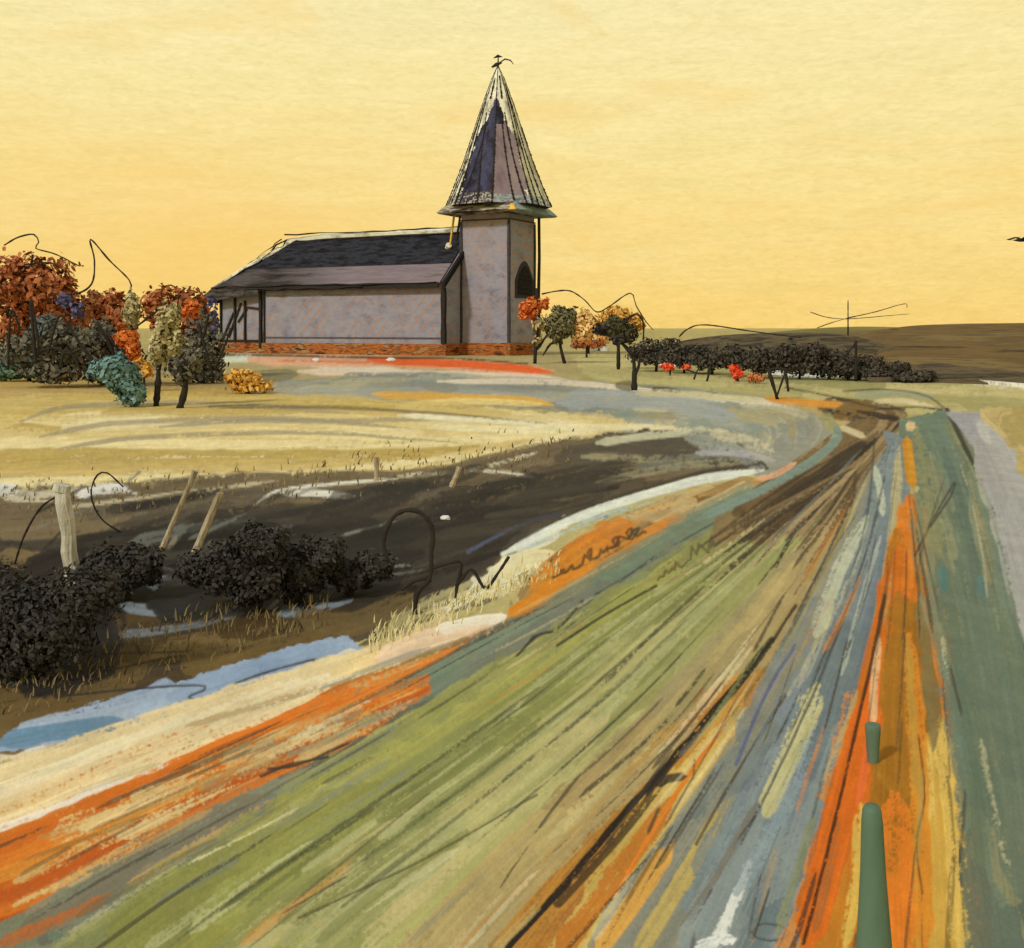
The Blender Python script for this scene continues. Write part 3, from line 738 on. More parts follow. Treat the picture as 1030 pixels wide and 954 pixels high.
def build_land():
    us = np.concatenate([np.linspace(U0 + 2, -30, 90, endpoint=False), np.arange(-30, 1060, 1.25), np.linspace(1060, U1 - 2, 90)])
    vs = np.concatenate([np.array([333.0, 334, 335.5, 337]), np.arange(338.5, 975, 1.25), np.linspace(976, V1 - 2, 40)])
    UU, VV = np.meshgrid(us, vs)
    Y = F * H / (VV - HY); X = (UU - CX) * Y / F
    Zz = gz(X, Y)
    u2 = CX + F * X / Y; v2 = HY + F * (H - Zz) / Y
    col = csamp(CAN, u2, v2)
    hg = csamp(HGT, u2, v2)
    Zz = Zz + (hg - 0.2) * np.clip(Y / F * 1.6, 0, 0.03)
    zn = ZON[np.clip((v2 - V0).round().astype(int), 0, CH - 1), np.clip((u2 - U0).round().astype(int), 0, CW - 1)]
    pigm = np.clip(col / np.array(E), 0.004, 0.88)
    nv, nu = UU.shape
    idx = np.arange(nv * nu).reshape(nv, nu)
    quads = np.stack([idx[1:, :-1], idx[1:, 1:], idx[:-1, 1:], idx[:-1, :-1]], -1).reshape(-1, 4)
    fz = zn[:-1, :-1].reshape(-1)
    # drop tiny islands: majority filter of the zone map
    zz = fz.reshape(nv - 1, nu - 1)
    P = np.stack([X, Y, Zz], -1).reshape(-1, 3); pc = pigm.reshape(-1, 3)
    names = {0: 'meadow', 1: 'far_meadow', 2: 'churchyard_grass', 3: 'wheat_field', 4: 'ditch_bank', 5: 'stream', 6: 'path', 7: 'stubble_strip', 8: 'grass_verge',
             9: 'green_field', 10: 'furrow_strip', 11: 'road', 12: 'clay_strip', 13: 'roadside_verge', 14: 'side_road', 15: 'shallow_water'}
    for z, nm in names.items():
        q = quads[zz.reshape(-1) == z]
        if len(q) == 0: continue
        used, inv = np.unique(q.reshape(-1), return_inverse=True)
        me = bpy.data.meshes.new(nm)
        me.vertices.add(len(used)); me.vertices.foreach_set('co', P[used].astype(np.float32).reshape(-1))
        me.loops.add(len(q) * 4); me.loops.foreach_set('vertex_index', inv.astype(np.int32).reshape(-1))
        me.polygons.add(len(q)); me.polygons.foreach_set('loop_start', np.arange(0, len(q) * 4, 4, dtype=np.int32))
        me.update(calc_edges=True)
        at_ = me.color_attributes.new('pigment', 'FLOAT_COLOR', 'POINT')
        c4 = np.ones((len(used), 4), np.float32); c4[:, :3] = pc[used]
        at_.data.foreach_set('color', c4.reshape(-1))
        me.polygons.foreach_set('use_smooth', np.ones(len(q), bool))
        wet = nm in ('stream', 'shallow_water')
        me.materials.append(land_material('painted_' + nm, 0.5 if wet else 0.9, 0.2 if wet else 0.1))
        o = bpy.data.objects.new(nm, me); COL.objects.link(o)
        tag(o, kind='structure')
build_land()

# broad ground under and beyond everything, out to the horizon
GM = brushed('open_ground', [(150, 138, 84), (180, 160, 100), (166, 150, 92)], 0.05, (1, 1, 1), bmp=0.2)
gv = [(-6000, -400, -1.2), (6000, -400, -1.2), (6000, 1, -1.2), (-6000, 1, -1.2), (6000, 9000, -1.2), (-6000, 9000, -1.2)]
tag(link('ground', gv, [(0, 1, 2, 3), (3, 2, 4, 5)], GM), kind='structure')

# hills along the right
def hill(name, prof, mat, depth=40.0, back=50.0, n=90):
    """prof rows: u, v of foot, v of top, distance of the foot"""
    S = spline(prof, 6)
    rows = []
    K = 9
    for u, vb, vt, y0 in S:
        r = []
        for k in range(K + 1):
            t = k / K
            y = y0 + depth * t
            v = vb + (vt - vb) * (t ** 0.75)
            p = px(u, v, y); p.z += 0.25 * (vn(u / 14, k * 0.9, 8) - 0.5) * math.sin(math.pi * t)
            r.append(p)
        x, yy, zt = r[-1]
        r.append(Vector((x * 1.1, yy + back, zt - 0.5 * (zt + 1.2))))
        r.append(Vector((x * 1.2, yy + back * 2, -1.3)))
        b = r[0].copy(); b.y -= 1.0; b.z -= 1.2
        rows.append([b] + r)
    m = len(rows[0]); v = [p for r in rows for p in r]
    f = [(i * m + j, (i + 1) * m + j, (i + 1) * m + j + 1, i * m + j + 1) for i in range(len(rows) - 1) for j in range(m - 1)]
    return tag(link(name, v, f, mat, smooth=True), kind='structure')

HB = brushed('brown_hill_grass', [(40, 32, 26), (66, 50, 32), (112, 84, 46), (92, 70, 40), (122, 98, 58), (60, 46, 32)], 0.5, (0.10, 0.10, 2.6), bmp=0.8, lo=.32, hi=.68, k=1.0)
HO = brushed('olive_hill_grass', [(96, 86, 50), (120, 106, 60), (140, 122, 70)], 0.10, (0.35, 0.35, 3), bmp=0.5)
HD = brushed('hedge_bank_and_foot_shade', [(34, 28, 22), (62, 52, 40), (98, 82, 56), (46, 38, 30), (80, 66, 46)], 0.8, (0.2, 0.2, 2.2), bmp=0.8, lo=.34, hi=.66)
hill('hill', [(700, 352, 345, 120), (780, 352, 334, 120), (850, 352, 329, 120), (920, 352, 330, 120), (1000, 352, 336, 120), (1150, 352, 342, 120)], HO, 60, 60)
hill('hill', [(850, 360, 345, 70), (900, 371, 330, 70), (960, 379, 326, 66), (1030, 386, 325, 60), (1120, 390, 322, 60), (1300, 392, 330, 60), (1450, 392, 345, 60)], HB, 40, 60)
hill('hill', [(640, 361, 360, 92), (664, 363, 348, 90), (720, 368, 338, 84), (790, 375, 335, 76), (850, 378, 337, 72), (900, 380, 350, 70), (950, 382, 366, 68), (1000, 386, 378, 64)], HD, 16, 30)

hill('hill', [(872, 380, 378, 60), (930, 381, 366, 60), (985, 385, 370, 58), (1040, 389, 376, 56), (1120, 393, 388, 54)], HD, 8, 12)  # shadow along the hill foot, put in as a low dark-coloured strip

# ------------------------------------------------------------------ the church
YAW = -math.radians(28.0)
ch = empty('church', (-6.37, 103.85, 0.0), YAW)
tag(ch, 'mauve grey church with dark slate roof and a tall pointed steeple', 'church')
WALLM = hatched('church_wall_wash', [(108, 104, 116), (134, 128, 140), (148, 142, 150), (120, 116, 130)], (166, 122, 96), ang=-0.72, sc=0.36, amt=0.7)
TOWM = hatched('tower_wall_wash', [(112, 106, 118), (138, 131, 142), (150, 143, 152), (120, 114, 130)], (170, 128, 100), ang=-0.72, sc=0.42, amt=0.75)
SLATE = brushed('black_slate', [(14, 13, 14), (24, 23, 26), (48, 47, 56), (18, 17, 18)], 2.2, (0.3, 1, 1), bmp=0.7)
MAUVE = brushed('mauve_slate', [(84, 72, 74), (126, 112, 116), (112, 98, 108), (134, 112, 100)], 0.6, (0.25, 1, 2.5), bmp=0.5)
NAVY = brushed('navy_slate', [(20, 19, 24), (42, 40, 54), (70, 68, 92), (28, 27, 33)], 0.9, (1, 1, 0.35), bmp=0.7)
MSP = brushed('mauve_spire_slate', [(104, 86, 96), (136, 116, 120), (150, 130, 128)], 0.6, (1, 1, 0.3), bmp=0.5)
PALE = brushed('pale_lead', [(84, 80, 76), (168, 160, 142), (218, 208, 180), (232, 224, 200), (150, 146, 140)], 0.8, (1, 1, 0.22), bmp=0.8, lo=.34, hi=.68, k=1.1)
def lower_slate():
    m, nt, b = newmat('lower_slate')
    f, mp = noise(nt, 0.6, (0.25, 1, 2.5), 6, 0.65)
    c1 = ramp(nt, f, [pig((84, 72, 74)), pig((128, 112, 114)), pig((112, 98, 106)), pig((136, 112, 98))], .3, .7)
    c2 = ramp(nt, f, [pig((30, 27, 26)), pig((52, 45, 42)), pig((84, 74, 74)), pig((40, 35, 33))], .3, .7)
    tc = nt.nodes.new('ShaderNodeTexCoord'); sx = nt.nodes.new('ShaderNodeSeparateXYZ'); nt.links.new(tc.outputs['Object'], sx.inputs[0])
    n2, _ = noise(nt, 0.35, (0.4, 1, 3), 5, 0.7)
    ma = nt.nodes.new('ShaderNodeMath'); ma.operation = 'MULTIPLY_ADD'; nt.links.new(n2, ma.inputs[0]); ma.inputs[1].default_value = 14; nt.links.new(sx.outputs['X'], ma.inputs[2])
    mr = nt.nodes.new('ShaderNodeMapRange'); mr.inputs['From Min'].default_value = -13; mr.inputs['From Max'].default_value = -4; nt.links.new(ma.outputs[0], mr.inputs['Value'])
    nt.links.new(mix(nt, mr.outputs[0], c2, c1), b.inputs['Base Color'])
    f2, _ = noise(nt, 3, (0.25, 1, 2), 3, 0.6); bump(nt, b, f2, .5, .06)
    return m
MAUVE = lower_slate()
WHITE = brushed('white_ridge_lead', [(120, 112, 98), (216, 208, 186), (232, 226, 206)], 1.3, (0.4, 1, 1), bmp=0.5)
BRICK = brushed('orange_brick', [(48, 34, 26), (112, 60, 32), (180, 104, 48), (96, 52, 32), (176, 128, 78), (60, 40, 30)], 0.8, (0.4, 0.4, 2.4), bmp=0.8, lo=.34, hi=.66)
TEAL = brushed('teal_copper', [(74, 78, 78), (124, 138, 140), (160, 172, 170), (96, 106, 106)], 1.0, (0.6, 0.6, 2), bmp=0.6)
YEL = plain('yellow_timber', (220, 170, 74))
BLK = plain('black_opening', (30, 28, 30))
VIO = plain('violet_wash', (98, 92, 108))

LN, WN = 28.1, 11.3
EZ, RZ = 7.45, 12.6
m = MB(); m.box(-LN, -0.02, 0, WN, 0.9, EZ); m.build('wall', WALLM, ch)
m = MB()
m.add([(-0.35, 0.02, EZ + .01), (-0.35, WN - .02, EZ + .01), (-0.35, WN / 2, RZ - .05), (0.0, 0.02, EZ + .01), (0.0, WN - .02, EZ + .01), (0.0, WN / 2, RZ - .05)],
      [(0, 1, 2), (3, 5, 4), (0, 3, 4, 1), (1, 4, 5, 2), (2, 5, 3, 0)])
m.build('gable_wall', WALLM, ch)
def roof_loop(t, x1):
    o = 0.55
    e = [(-LN - o, -o), (x1, -o), (x1, WN + o), (-LN - o, WN + o)]
    r = [(-LN + WN / 2, WN / 2 - .02), (x1, WN / 2 - .02), (x1, WN / 2 + .02), (-LN + WN / 2, WN / 2 + .02)]
    z = (EZ - 0.25) + (RZ + 0.1 - (EZ - 0.25)) * t
    return [(a[0] * (1 - t) + b[0] * t, a[1] * (1 - t) + b[1] * t, z) for a, b in zip(e, r)]
def roof_band(t0, t1, x1, n=6):
    m = MB(); m.rings([roof_loop(t0 + (t1 - t0) * i / n, x1) for i in range(n + 1)]); return m
rf = roof_band(0.37, 1.0, -0.36).build('roof', SLATE, ch)
roof_band(0.0, 0.37, -0.36).build('lower_roof', MAUVE, ch)
# eave board, dark, along the front and round the hip
m = MB(); m.box(-LN - .7, -0.36, -0.72, -0.56, EZ - 0.62, EZ - 0.12); m.build('eave_board', CHAR, ch)
m = MB(); m.box(-LN - .72, -LN - .57, -0.54, WN + .5, EZ - 0.62, EZ - 0.12); m.build('eave_board', CHAR, ch)
# flared dark eave round the left end
m = MB()
fo = [(-22.2, -0.56, EZ - .05), (-LN - .5, -0.56, EZ - .05), (-LN - .5, WN + .5, EZ - .05)]
fl = [(-22.2, -0.95, EZ - .75), (-LN - 1.9, -1.3, EZ - 1.55), (-LN - 1.9, WN + 1.3, EZ - 1.55)]
dn = lambda L, d: [(a, b, c - d) for a, b, c in L]
m.add(fo + fl + dn(fo, .22) + dn(fl, .22), [(0, 1, 4, 3), (1, 2, 5, 4), (9, 10, 7, 6), (10, 11, 8, 7), (3, 4, 10, 9), (4, 5, 11, 10), (0, 3, 9, 6), (2, 8, 11, 5), (1, 0, 6, 7), (2, 1, 7, 8)])
m.build('flared_eave', brushed('dark_eave_slate', [(22, 20, 18), (44, 38, 32), (84, 76, 72), (30, 27, 25)], 1.4, (.4, 1, 1.5), bmp=.6), ch)
# rough sketchy battens along the eave, ridge and hip
def wob_line(p, q, r, nm, j=.12, n=14, mat=CHAR, par=None):
    p = Vector(p); q = Vector(q)
    P = [p.lerp(q, i / n) + Vector((random.uniform(-j, j), random.uniform(-j, j) * .4, random.uniform(-j, j))) for i in range(n + 1)]
    return MB().tube(P, [r * random.uniform(.35, 1.3) for _ in P], 5).build(nm, mat, par or ch, True)
wob_line((-LN, -.78, EZ - .1), (-.4, -.78, EZ - .12), .10, 'eave_batten')
wob_line((-24, -.80, EZ - .5), (-9, -.80, EZ - .45), .12, 'eave_batten')
wob_line((-LN + 4.6, 5.0, RZ + .5), (-.5, 5.6, RZ + .55), .07, 'ridge_batten', .10)
wob_line((-LN + 6, 5.2, RZ - .2), (-1, 5.2, RZ - .2), .09, 'ridge_batten', .12)
wob_line((-LN - 1.6, -1.2, EZ - 1.1), (-LN + 4.8, 5.2, RZ + .2), .09, 'hip_batten', .2)
wob_line((-LN - 1.2, -1.2, EZ - 1.3), (-LN + 5.2, 4.6, RZ - .2), .11, 'hip_batten', .2)
wob_line((-LN - 1.9, .4, EZ - 1.2), (-LN + 3.6, 5.6, RZ + .3), .06, 'hip_batten', .2)
# ridge and hip cappings
m = MB(); m.tube([(-LN + WN / 2 - 1.2, WN / 2, RZ - .1), (-LN + WN / 2 + 4, WN / 2, RZ + .2), (-8, WN / 2, RZ + .22), (-0.3, WN / 2, RZ + .15)], [0.3, 0.42, 0.36, 0.3], 7, 0.15); m.build('ridge_cap', WHITE, rf)
for yy, nm in ((-0.5, 'hip_cap'), (WN + .5, 'hip_cap')):
    m = MB(); m.tube([(-LN - .5, yy, EZ - .12), (-LN + 1.6, yy + (WN / 2 - yy) * .37, EZ + 1.85), (-LN + 3.6, yy + (WN / 2 - yy) * .69, EZ + 3.5), (-LN + WN / 2 - .2, WN / 2, RZ - .05)], [.12, .28, .4, .34], 6, 0.2)
    m.build(nm, PALE, rf)
m = MB(); m.tube([(-1.9, 3.75, 10.9), (-1.6, 3.35, 11.15)], [0.34, 0.30], 8); m.build('roof_vent', WHITE, rf)
# barge boards on the gable
for s in (0, 1):
    y0 = -0.6 if s == 0 else WN + .6
    m = MB()
    a = Vector((0.18, y0, EZ - .45)); b = Vector((0.18, WN / 2, RZ + .1))
    m.add([(0.02, y0, EZ - .75), (0.34, y0, EZ - .75), (0.34, y0, EZ - .1), (0.02, y0, EZ - .1),
           (0.02, WN / 2, RZ - .55), (0.34, WN / 2, RZ - .55), (0.34, WN / 2, RZ + .15), (0.02, WN / 2, RZ + .15)],
          [(0, 1, 2, 3), (7, 6, 5, 4), (0, 4, 5, 1), (1, 5, 6, 2), (2, 6, 7, 3), (3, 7, 4, 0)])
    m.build('barge_board', BLK, ch)
# plinths
m = MB(); m.box(-LN - .2, 0.2, -0.2, WN + .2, -0.6, 1.45); m.build('plinth', BRICK, ch)
m = MB(); m.box(0.203, 5.5, 2.8, 8.5, -0.6, 1.55); m.build('plinth', BRICK, ch)
# corner posts and a string course
def post(x, y, z0, z1, w=0.34, mat=CHAR, nm='corner_post'):
    mm = MB(); n = 5
    mm.rings([[(x + w / 2 * a * (1 + .2 * math.sin(i * 2.1)), y + w / 2 * b, z0 + (z1 - z0) * i / n) for a, b in ((-1, -1), (1, -1), (1, 1), (-1, 1))] for i in range(n + 1)])
    return mm.build(nm, mat, ch)
post(-0.05, -0.14, 1.46, EZ - .63, .40)
post(-22.46, -0.14, 0.9, EZ - .63, .28)
post(-22.0, -0.10, 1.46, EZ - .63, .14)
m = MB(); m.box(-22.2, -0.3, -0.07, -0.005, 6.25, 6.36); m.build('string_course', plain('string_grey', (112, 106, 112)), ch)
m = MB(); m.box(-22.2, -0.3, -0.08, -0.005, 1.95, 2.08); m.build('string_course', plain('string_dark', (84, 80, 86)), ch)
for x0, x1, z0, z1 in ((-27.8, -26.2, 1.7, 4.6), (-26.9, -25.2, 2.0, 5.6), (-25.6, -24.4, 3.6, 5.0), (-24.6, -22.7, 5.2, 5.0)):
    m = MB(); m.bar((x0, -0.10, z0), (x1, -0.10, z1), .20, .12); m.build('timber_brace', CHAR, ch)
for x in (-27.95, -26.0, -24.6):
    post(x, -0.13, 1.46, EZ - .9 - (x + 28) * .2, .2, CHAR, 'timber_post')
m = MB(); m.box(-27.8, -22.6, -0.16, -0.02, 1.5, 1.75); m.build('timber_rail', CHAR, ch)

# tower
tw = MB().box(0.02, 5.3, 3.0, 8.3, 0.9, 14.15).build('tower', TOWM, ch)
MB().box(-0.05, 5.42, 2.9, 8.4, 13.35, 13.48).build('tower_band', plain('band_dark', (74, 66, 70)), ch)
for (x, y) in ((0.04, 2.95), (5.3, 2.97), (5.32, 8.3)):
    post(x, y, 1.56, 13.3, .24, plain('post_dark', (66, 60, 66)), 'corner_post')
# dark belfry opening in the end face, pointed head, frame and louvres
def arch(y0, y1, z0, z1, zp, n=7):
    c = (y0 + y1) / 2
    L = [(y0, z0), (y1, z0), (y1, z1)]
    for i in range(1, n):
        t = i / n; L.append((y1 + (c - y1) * (1 - math.cos(t * math.pi / 2)) ** 1.0 if False else y1 + (c - y1) * t, z1 + (zp - z1) * math.sin(t * math.pi / 2)))
    L.append((c, zp))
    for i in range(n - 1, 0, -1):
        t = i / n; L.append((y0 + (c - y0) * t, z1 + (zp - z1) * math.sin(t * math.pi / 2)))
    L.append((y0, z1))
    return L
def arch_solid(x0, x1, L):
    return MB().rings([[(x0, a, b) for a, b in L], [(x1, a, b) for a, b in L]])
wf = arch_solid(5.25, 5.40, arch(4.2, 8.0, 5.9, 7.6, 9.5)).build('window', plain('window_stone', (58, 52, 60)), ch)
arch_solid(5.30, 5.46, arch(4.6, 7.6, 6.2, 7.5, 9.0)).build('window_opening', BLK, wf)
m = MB()
for k in range(5):
    m.box(5.40, 5.52, 4.9, 7.3, 6.45 + k * .42, 6.53 + k * .42)
m.build('louvre', CHAR, wf)
# eave skirt: square, flared
cx_, cy_ = 2.65, 5.65
def sq(h, z): return [(cx_ - h, cy_ - h, z), (cx_ + h, cy_ - h, z), (cx_ + h, cy_ + h, z), (cx_ - h, cy_ + h, z)]
ekm = MB().rings([sq(3.3, 13.95), sq(4.2, 14.0), sq(4.4, 14.12), sq(4.25, 14.3), sq(3.9, 14.7), sq(3.2, 15.3)])
BRIM = brushed('brim_slate', [(36, 32, 30), (84, 74, 68), (176, 164, 142), (56, 50, 46), (120, 110, 102)], 0.9, (.5, .5, 2.5), bmp=.7, lo=.34, hi=.7)
sk = link('eave_skirt', ekm.v, ekm.f, [BRIM, TEAL], ch, idx=[1 if (i % 4) in (1, 2) else 0 for i in range(20)] + [0, 0])
fm_ = MB(); fm_.rings([[(6.2, 1.2, 14.05), (6.95, 1.2, 14.05), (6.95, 2.6, 14.05), (6.2, 2.6, 14.05)], [(6.3, 1.4, 14.6), (6.7, 1.4, 14.5), (6.7, 2.5, 14.5), (6.3, 2.5, 14.6)]])
fm_.build('corner_flashing', YEL, sk)
# octagonal spire: navy and mauve slates on the front, pale lead over the sides and the point
OR = [(5.25, 14.8), (4.95, 15.5), (4.55, 16.4), (4.08, 17.6), (3.58, 18.9), (3.05, 20.4), (2.52, 22.0), (2.06, 23.4), (1.6, 24.8), (1.02, 26.4), (0.56, 27.6), (0.10, 28.6)]
ORS = spline([(a, b, 0) for a, b in OR], 0.13)
OR = [(float(a), float(b)) for a, b, _ in ORS]
def octa(r, z):
    return [(cx_ + r * math.cos(math.radians(22.5 + 45 * k)), cy_ + r * math.sin(math.radians(22.5 + 45 * k)), z) for k in range(8)]
NS = 24
rings = []; mi = []
for r, z in OR:
    c8 = [Vector(q) for q in octa(r, z)]
    rings.append([c8[k] * (1 - j / NS) + c8[(k + 1) % 8] * (j / NS) for k in range(8) for j in range(NS)])
rnd = random.Random(3)
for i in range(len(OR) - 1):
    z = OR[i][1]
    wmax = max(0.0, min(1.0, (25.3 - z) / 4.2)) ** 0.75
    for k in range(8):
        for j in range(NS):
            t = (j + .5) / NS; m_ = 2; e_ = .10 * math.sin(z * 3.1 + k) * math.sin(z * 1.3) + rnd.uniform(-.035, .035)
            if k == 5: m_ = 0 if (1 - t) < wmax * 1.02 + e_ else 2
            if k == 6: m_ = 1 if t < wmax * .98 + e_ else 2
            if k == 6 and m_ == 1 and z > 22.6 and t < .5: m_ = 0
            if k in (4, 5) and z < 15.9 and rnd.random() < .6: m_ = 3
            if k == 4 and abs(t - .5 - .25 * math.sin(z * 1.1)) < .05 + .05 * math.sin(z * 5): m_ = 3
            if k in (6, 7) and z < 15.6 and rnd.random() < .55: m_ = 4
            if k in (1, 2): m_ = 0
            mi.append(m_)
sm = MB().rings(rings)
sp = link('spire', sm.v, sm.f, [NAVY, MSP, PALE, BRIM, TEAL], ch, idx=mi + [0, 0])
TIP = [(0, 0)]
for k in range(8):
    pts = [octa(r + .02, z)[k] for r, z in OR]
    rad = [(0.11 - .08 * i / len(OR)) * random.uniform(.5, 1.3) for i in range(len(OR))]
    MB().tube(pts, rad, 5, .3).build('hip_rib', CHAR, sp)
# extra dark battens on the mauve and navy faces, and short ones under the tip
def mid(k, t, r, z):
    a = Vector(octa(r, z)[k]); b = Vector(octa(r, z)[(k + 1) % 8]); return a * (1 - t) + b * t
for k, t0, t1, z1 in ((5, .62, .3, 24), (5, .12, .45, 23), (6, .55, .35, 24.5), (6, .85, .6, 24), (4, .55, .6, 26), (4, .25, .4, 25), (7, .3, .35, 26.5), (7, .65, .5, 27), (5, .4, .5, 27.5), (6, .5, .5, 27.8)):
    rr = [q for q in OR if q[1] <= z1]
    if z1 > 27.4: rr = [q for q in rr if q[1] > 25.2]
    P = [mid(k, t0 + (t1 - t0) * i / (len(rr) - 1), r + .02, z) for i, (r, z) in enumerate(rr)]
    MB().tube(P, [random.uniform(.05, .13) * (1 - .4 * i / len(rr)) for i in range(len(rr))], 5, .3).build('batten', CHAR, sp)
# finial and vane
fin = MB().tube([(cx_, cy_, 28.3), (cx_, cy_, 28.9), (cx_ + .03, cy_, 29.6)], [.16, .09, .05], 6).build('finial', CHAR, ch)
MB().tube([(cx_ - .75, cy_ + .1, 28.75), (cx_ - .2, cy_ + .05, 28.95), (cx_ + .5, cy_ - .1, 29.0)], [.08, .2, .05], 6).build('vane_tail', CHAR, fin)
MB().tube([(cx_ + .1, cy_, 29.05), (cx_ + .9, cy_ - .2, 29.3), (cx_ + 1.6, cy_ - .4, 29.05), (cx_ + 2.0, cy_ - .5, 28.6)], [.05, .08, .07, .03], 6).build('vane_arm', CHAR, fin)
MB().tube([(cx_ - .5, cy_, 29.6), (cx_, cy_, 29.75), (cx_ + .5, cy_, 29.6)], [.03, .16, .03], 6).build('vane_cap', CHAR, fin)
# braces under the eave at the nave side, downpipe on the far side
for x, y in ((-1.3, 3.1), (-0.9, 3.6), (-1.0, 4.6)):
    MB().bar((x, y, 11.0 + (y - 3) * .8), (x + .45, y, 14.0), .16, .16).build('eave_brace', YEL if x < -1 else CHAR, ch)
MB().tube([(5.6, 8.75, 14.1), (5.62, 8.8, 10), (5.55, 8.75, 6), (5.7, 8.8, 1.6)], [.13, .12, .15, .12], 6, .3).build('downpipe', CHAR, ch)

# ------------------------------------------------------------------ foliage
def dabs(lobes, n, size, squash=1.0, shell=0.45, core=True):
    """leaf-like dabs through lobes (centre Vector, radii xyz) ; returns verts, faces"""
    V = []; Fc = []
    vol = [a.x * a.z for _, a in lobes]; tot = sum(vol)
    for (c, a), w in zip(lobes, vol):
        for _ in range(int(n * w / tot)):
            d = Vector((random.gauss(0, 1), random.gauss(0, 1), random.gauss(0, 1))).normalized()
            r = (shell + (1 - shell) * random.random() ** 0.6)
            if random.random() < .07: r *= random.uniform(1.05, 1.3)
            bumpy = 1 + 0.16 * math.sin(d.x * 5 + c.x * 3) * math.cos(d.z * 4 + c.x) * 1.4 + random.uniform(-.07, .08)
            p = c + Vector((d.x * a.x, d.y * a.y, d.z * a.z)) * r * bumpy
            nrm = (d + Vector((random.uniform(-.7, .7), random.uniform(-.7, .7), random.uniform(-.7, .7)))).normalized()
            t = nrm.cross(Vector((random.uniform(-1, 1), random.uniform(-1, 1), random.uniform(-1, 1)))).normalized(); b = nrm.cross(t)
            s = size * random.uniform(.6, 1.5)
            k0 = len(V)
            V += [p - t * s, p - t * s * .3 + b * s * .5, p + t * s * .5 + b * s * .4 + nrm * s * .1, p + t * s, p + t * s * .3 - b * s * .5 - nrm * s * .12, p - t * s * .5 - b * s * .42]
            Fc.append(tuple(k0 + i for i in range(6)))
    return V, Fc

def foliage(name, y, lobes, n, size, mat, parent, org, dy=1.0):
    """lobes in photo pixels at distance y: u, v, half width, half height"""
    k = y / F
    L = []
    for q in lobes:
        u, v, ru, rv = q[:4]; off = q[4] if len(q) > 4 else 0
        c = px(u, v, y + off) - org
        L.append((c, Vector((ru * k, max(ru, rv) * k * 0.85 * dy, rv * k))))
    V, Fc = dabs(L, int(n * 2.6), size * k * 0.60)
    return link(name, V, Fc, mat, parent)

def stem(name, y, pts, r, parent, org, mat=CHAR, taper=0.5, dy=None):
    S = spline(pts, 4)
    P = [px(u, v, y + (dy[0] + (dy[1] - dy[0]) * i / len(S) if dy else 0)) - org for i, (u, v) in enumerate(S)]
    R = [r * y / F * (1 - (1 - taper) * i / (len(P) - 1)) for i in range(len(P))]
    return MB().tube(P, R, 6, .25).build(name, mat, parent, True)

def plant(name, label, cat, u, vb, lobes, n, size, mat, trunks=(), stems=(), group=None, crown='crown', y=None, tmat=CHAR, boughs=()):
    o = at(u, vb) if y is None else px(u, vb, y)
    if y is not None: o.z = float(gz(o.x, o.y))
    e = empty(name, o); tag(e, label, cat, group)
    for i, L in enumerate(lobes if isinstance(lobes[0], list) else [lobes]):
        foliage(crown, o.y, L, n[i] if isinstance(n, (list, tuple)) else n, size, mat[i] if isinstance(mat, (list, tuple)) else mat, e, o)
    for t in trunks:
        stem('trunk', o.y, t[0], t[1], e, o, tmat, .6)
    for t in boughs:
        stem('limb', o.y, t[0], t[1], e, o, tmat, .4)
    for t in stems:
        stem('bare_branch', o.y - (1.5 if cat == 'shrub' else .9), t[0], t[1], e, o, CHAR, .7)
    return e

RUST = leafy('rust_leaves', [(96, 56, 38), (138, 78, 46), (164, 92, 54), (178, 116, 78)])
RUSTP = leafy('pink_rust_leaves', [(150, 90, 60), (190, 128, 92), (206, 150, 110)])
GREY = leafy('grey_leaves', [(50, 47, 42), (84, 78, 68), (112, 104, 88), (70, 68, 62)])
DARK = leafy('dark_leaves', [(38, 34, 30), (54, 48, 42), (72, 64, 54)])
TEALL = leafy('teal_leaves', [(84, 108, 106), (100, 126, 124), (120, 142, 138)])
TEALG = leafy('teal_green_leaves', [(72, 92, 76), (92, 116, 94), (106, 128, 104)])
OLIVE = leafy('olive_leaves', [(84, 80, 56), (104, 98, 70), (118, 112, 82)])
OLIVP = leafy('pale_olive_leaves', [(140, 130, 80), (160, 148, 94), (176, 160, 104)])
CREAM = leafy('cream_leaves', [(126, 114, 84), (176, 160, 116), (206, 190, 146)], 1.0)
ORNG = leafy('orange_leaves', [(176, 84, 38), (210, 110, 48), (222, 136, 74)], 1.05)
AMBER = leafy('amber_leaves', [(176, 128, 56), (214, 156, 68), (226, 180, 100)], 1.0)
REDL = leafy('red_leaves', [(190, 56, 32), (226, 78, 46), (230, 110, 70)])
PEACH = leafy('peach_leaves', [(214, 150, 92), (230, 176, 110), (238, 200, 140)])
VIOL = leafy('violet_leaves', [(78, 74, 106), (100, 94, 128)], 1.0)

# left of the church
plant('autumn_tree', 'tallest rust brown tree at the far left edge with looping bare branches', 'tree', 38, 374,
      [[(14, 290, 24, 34), (42, 292, 32, 36), (64, 304, 18, 26), (20, 330, 24, 22), (52, 326, 24, 20)]], [1500], 5.5, [RUST],
      trunks=[([(36, 374), (38, 340), (40, 300)], 4)], boughs=[([(38, 345), (24, 320), (14, 296)], 2), ([(39, 335), (54, 312), (64, 296)], 2)],
      stems=[([(33, 256), (32, 274), (48, 291), (74, 296), (92, 286), (95, 262), (91, 241), (110, 262), (130, 282), (131, 292), (124, 304)], 1.1),
             ([(0, 286), (12, 274), (30, 266), (52, 265), (64, 272)], 1.0), ([(8, 318), (10, 286), (17, 277), (25, 288), (32, 334)], 1.6),
             ([(4, 247), (18, 239), (34, 236), (39, 244), (36, 250), (56, 256), (80, 268)], .9)], y=72)
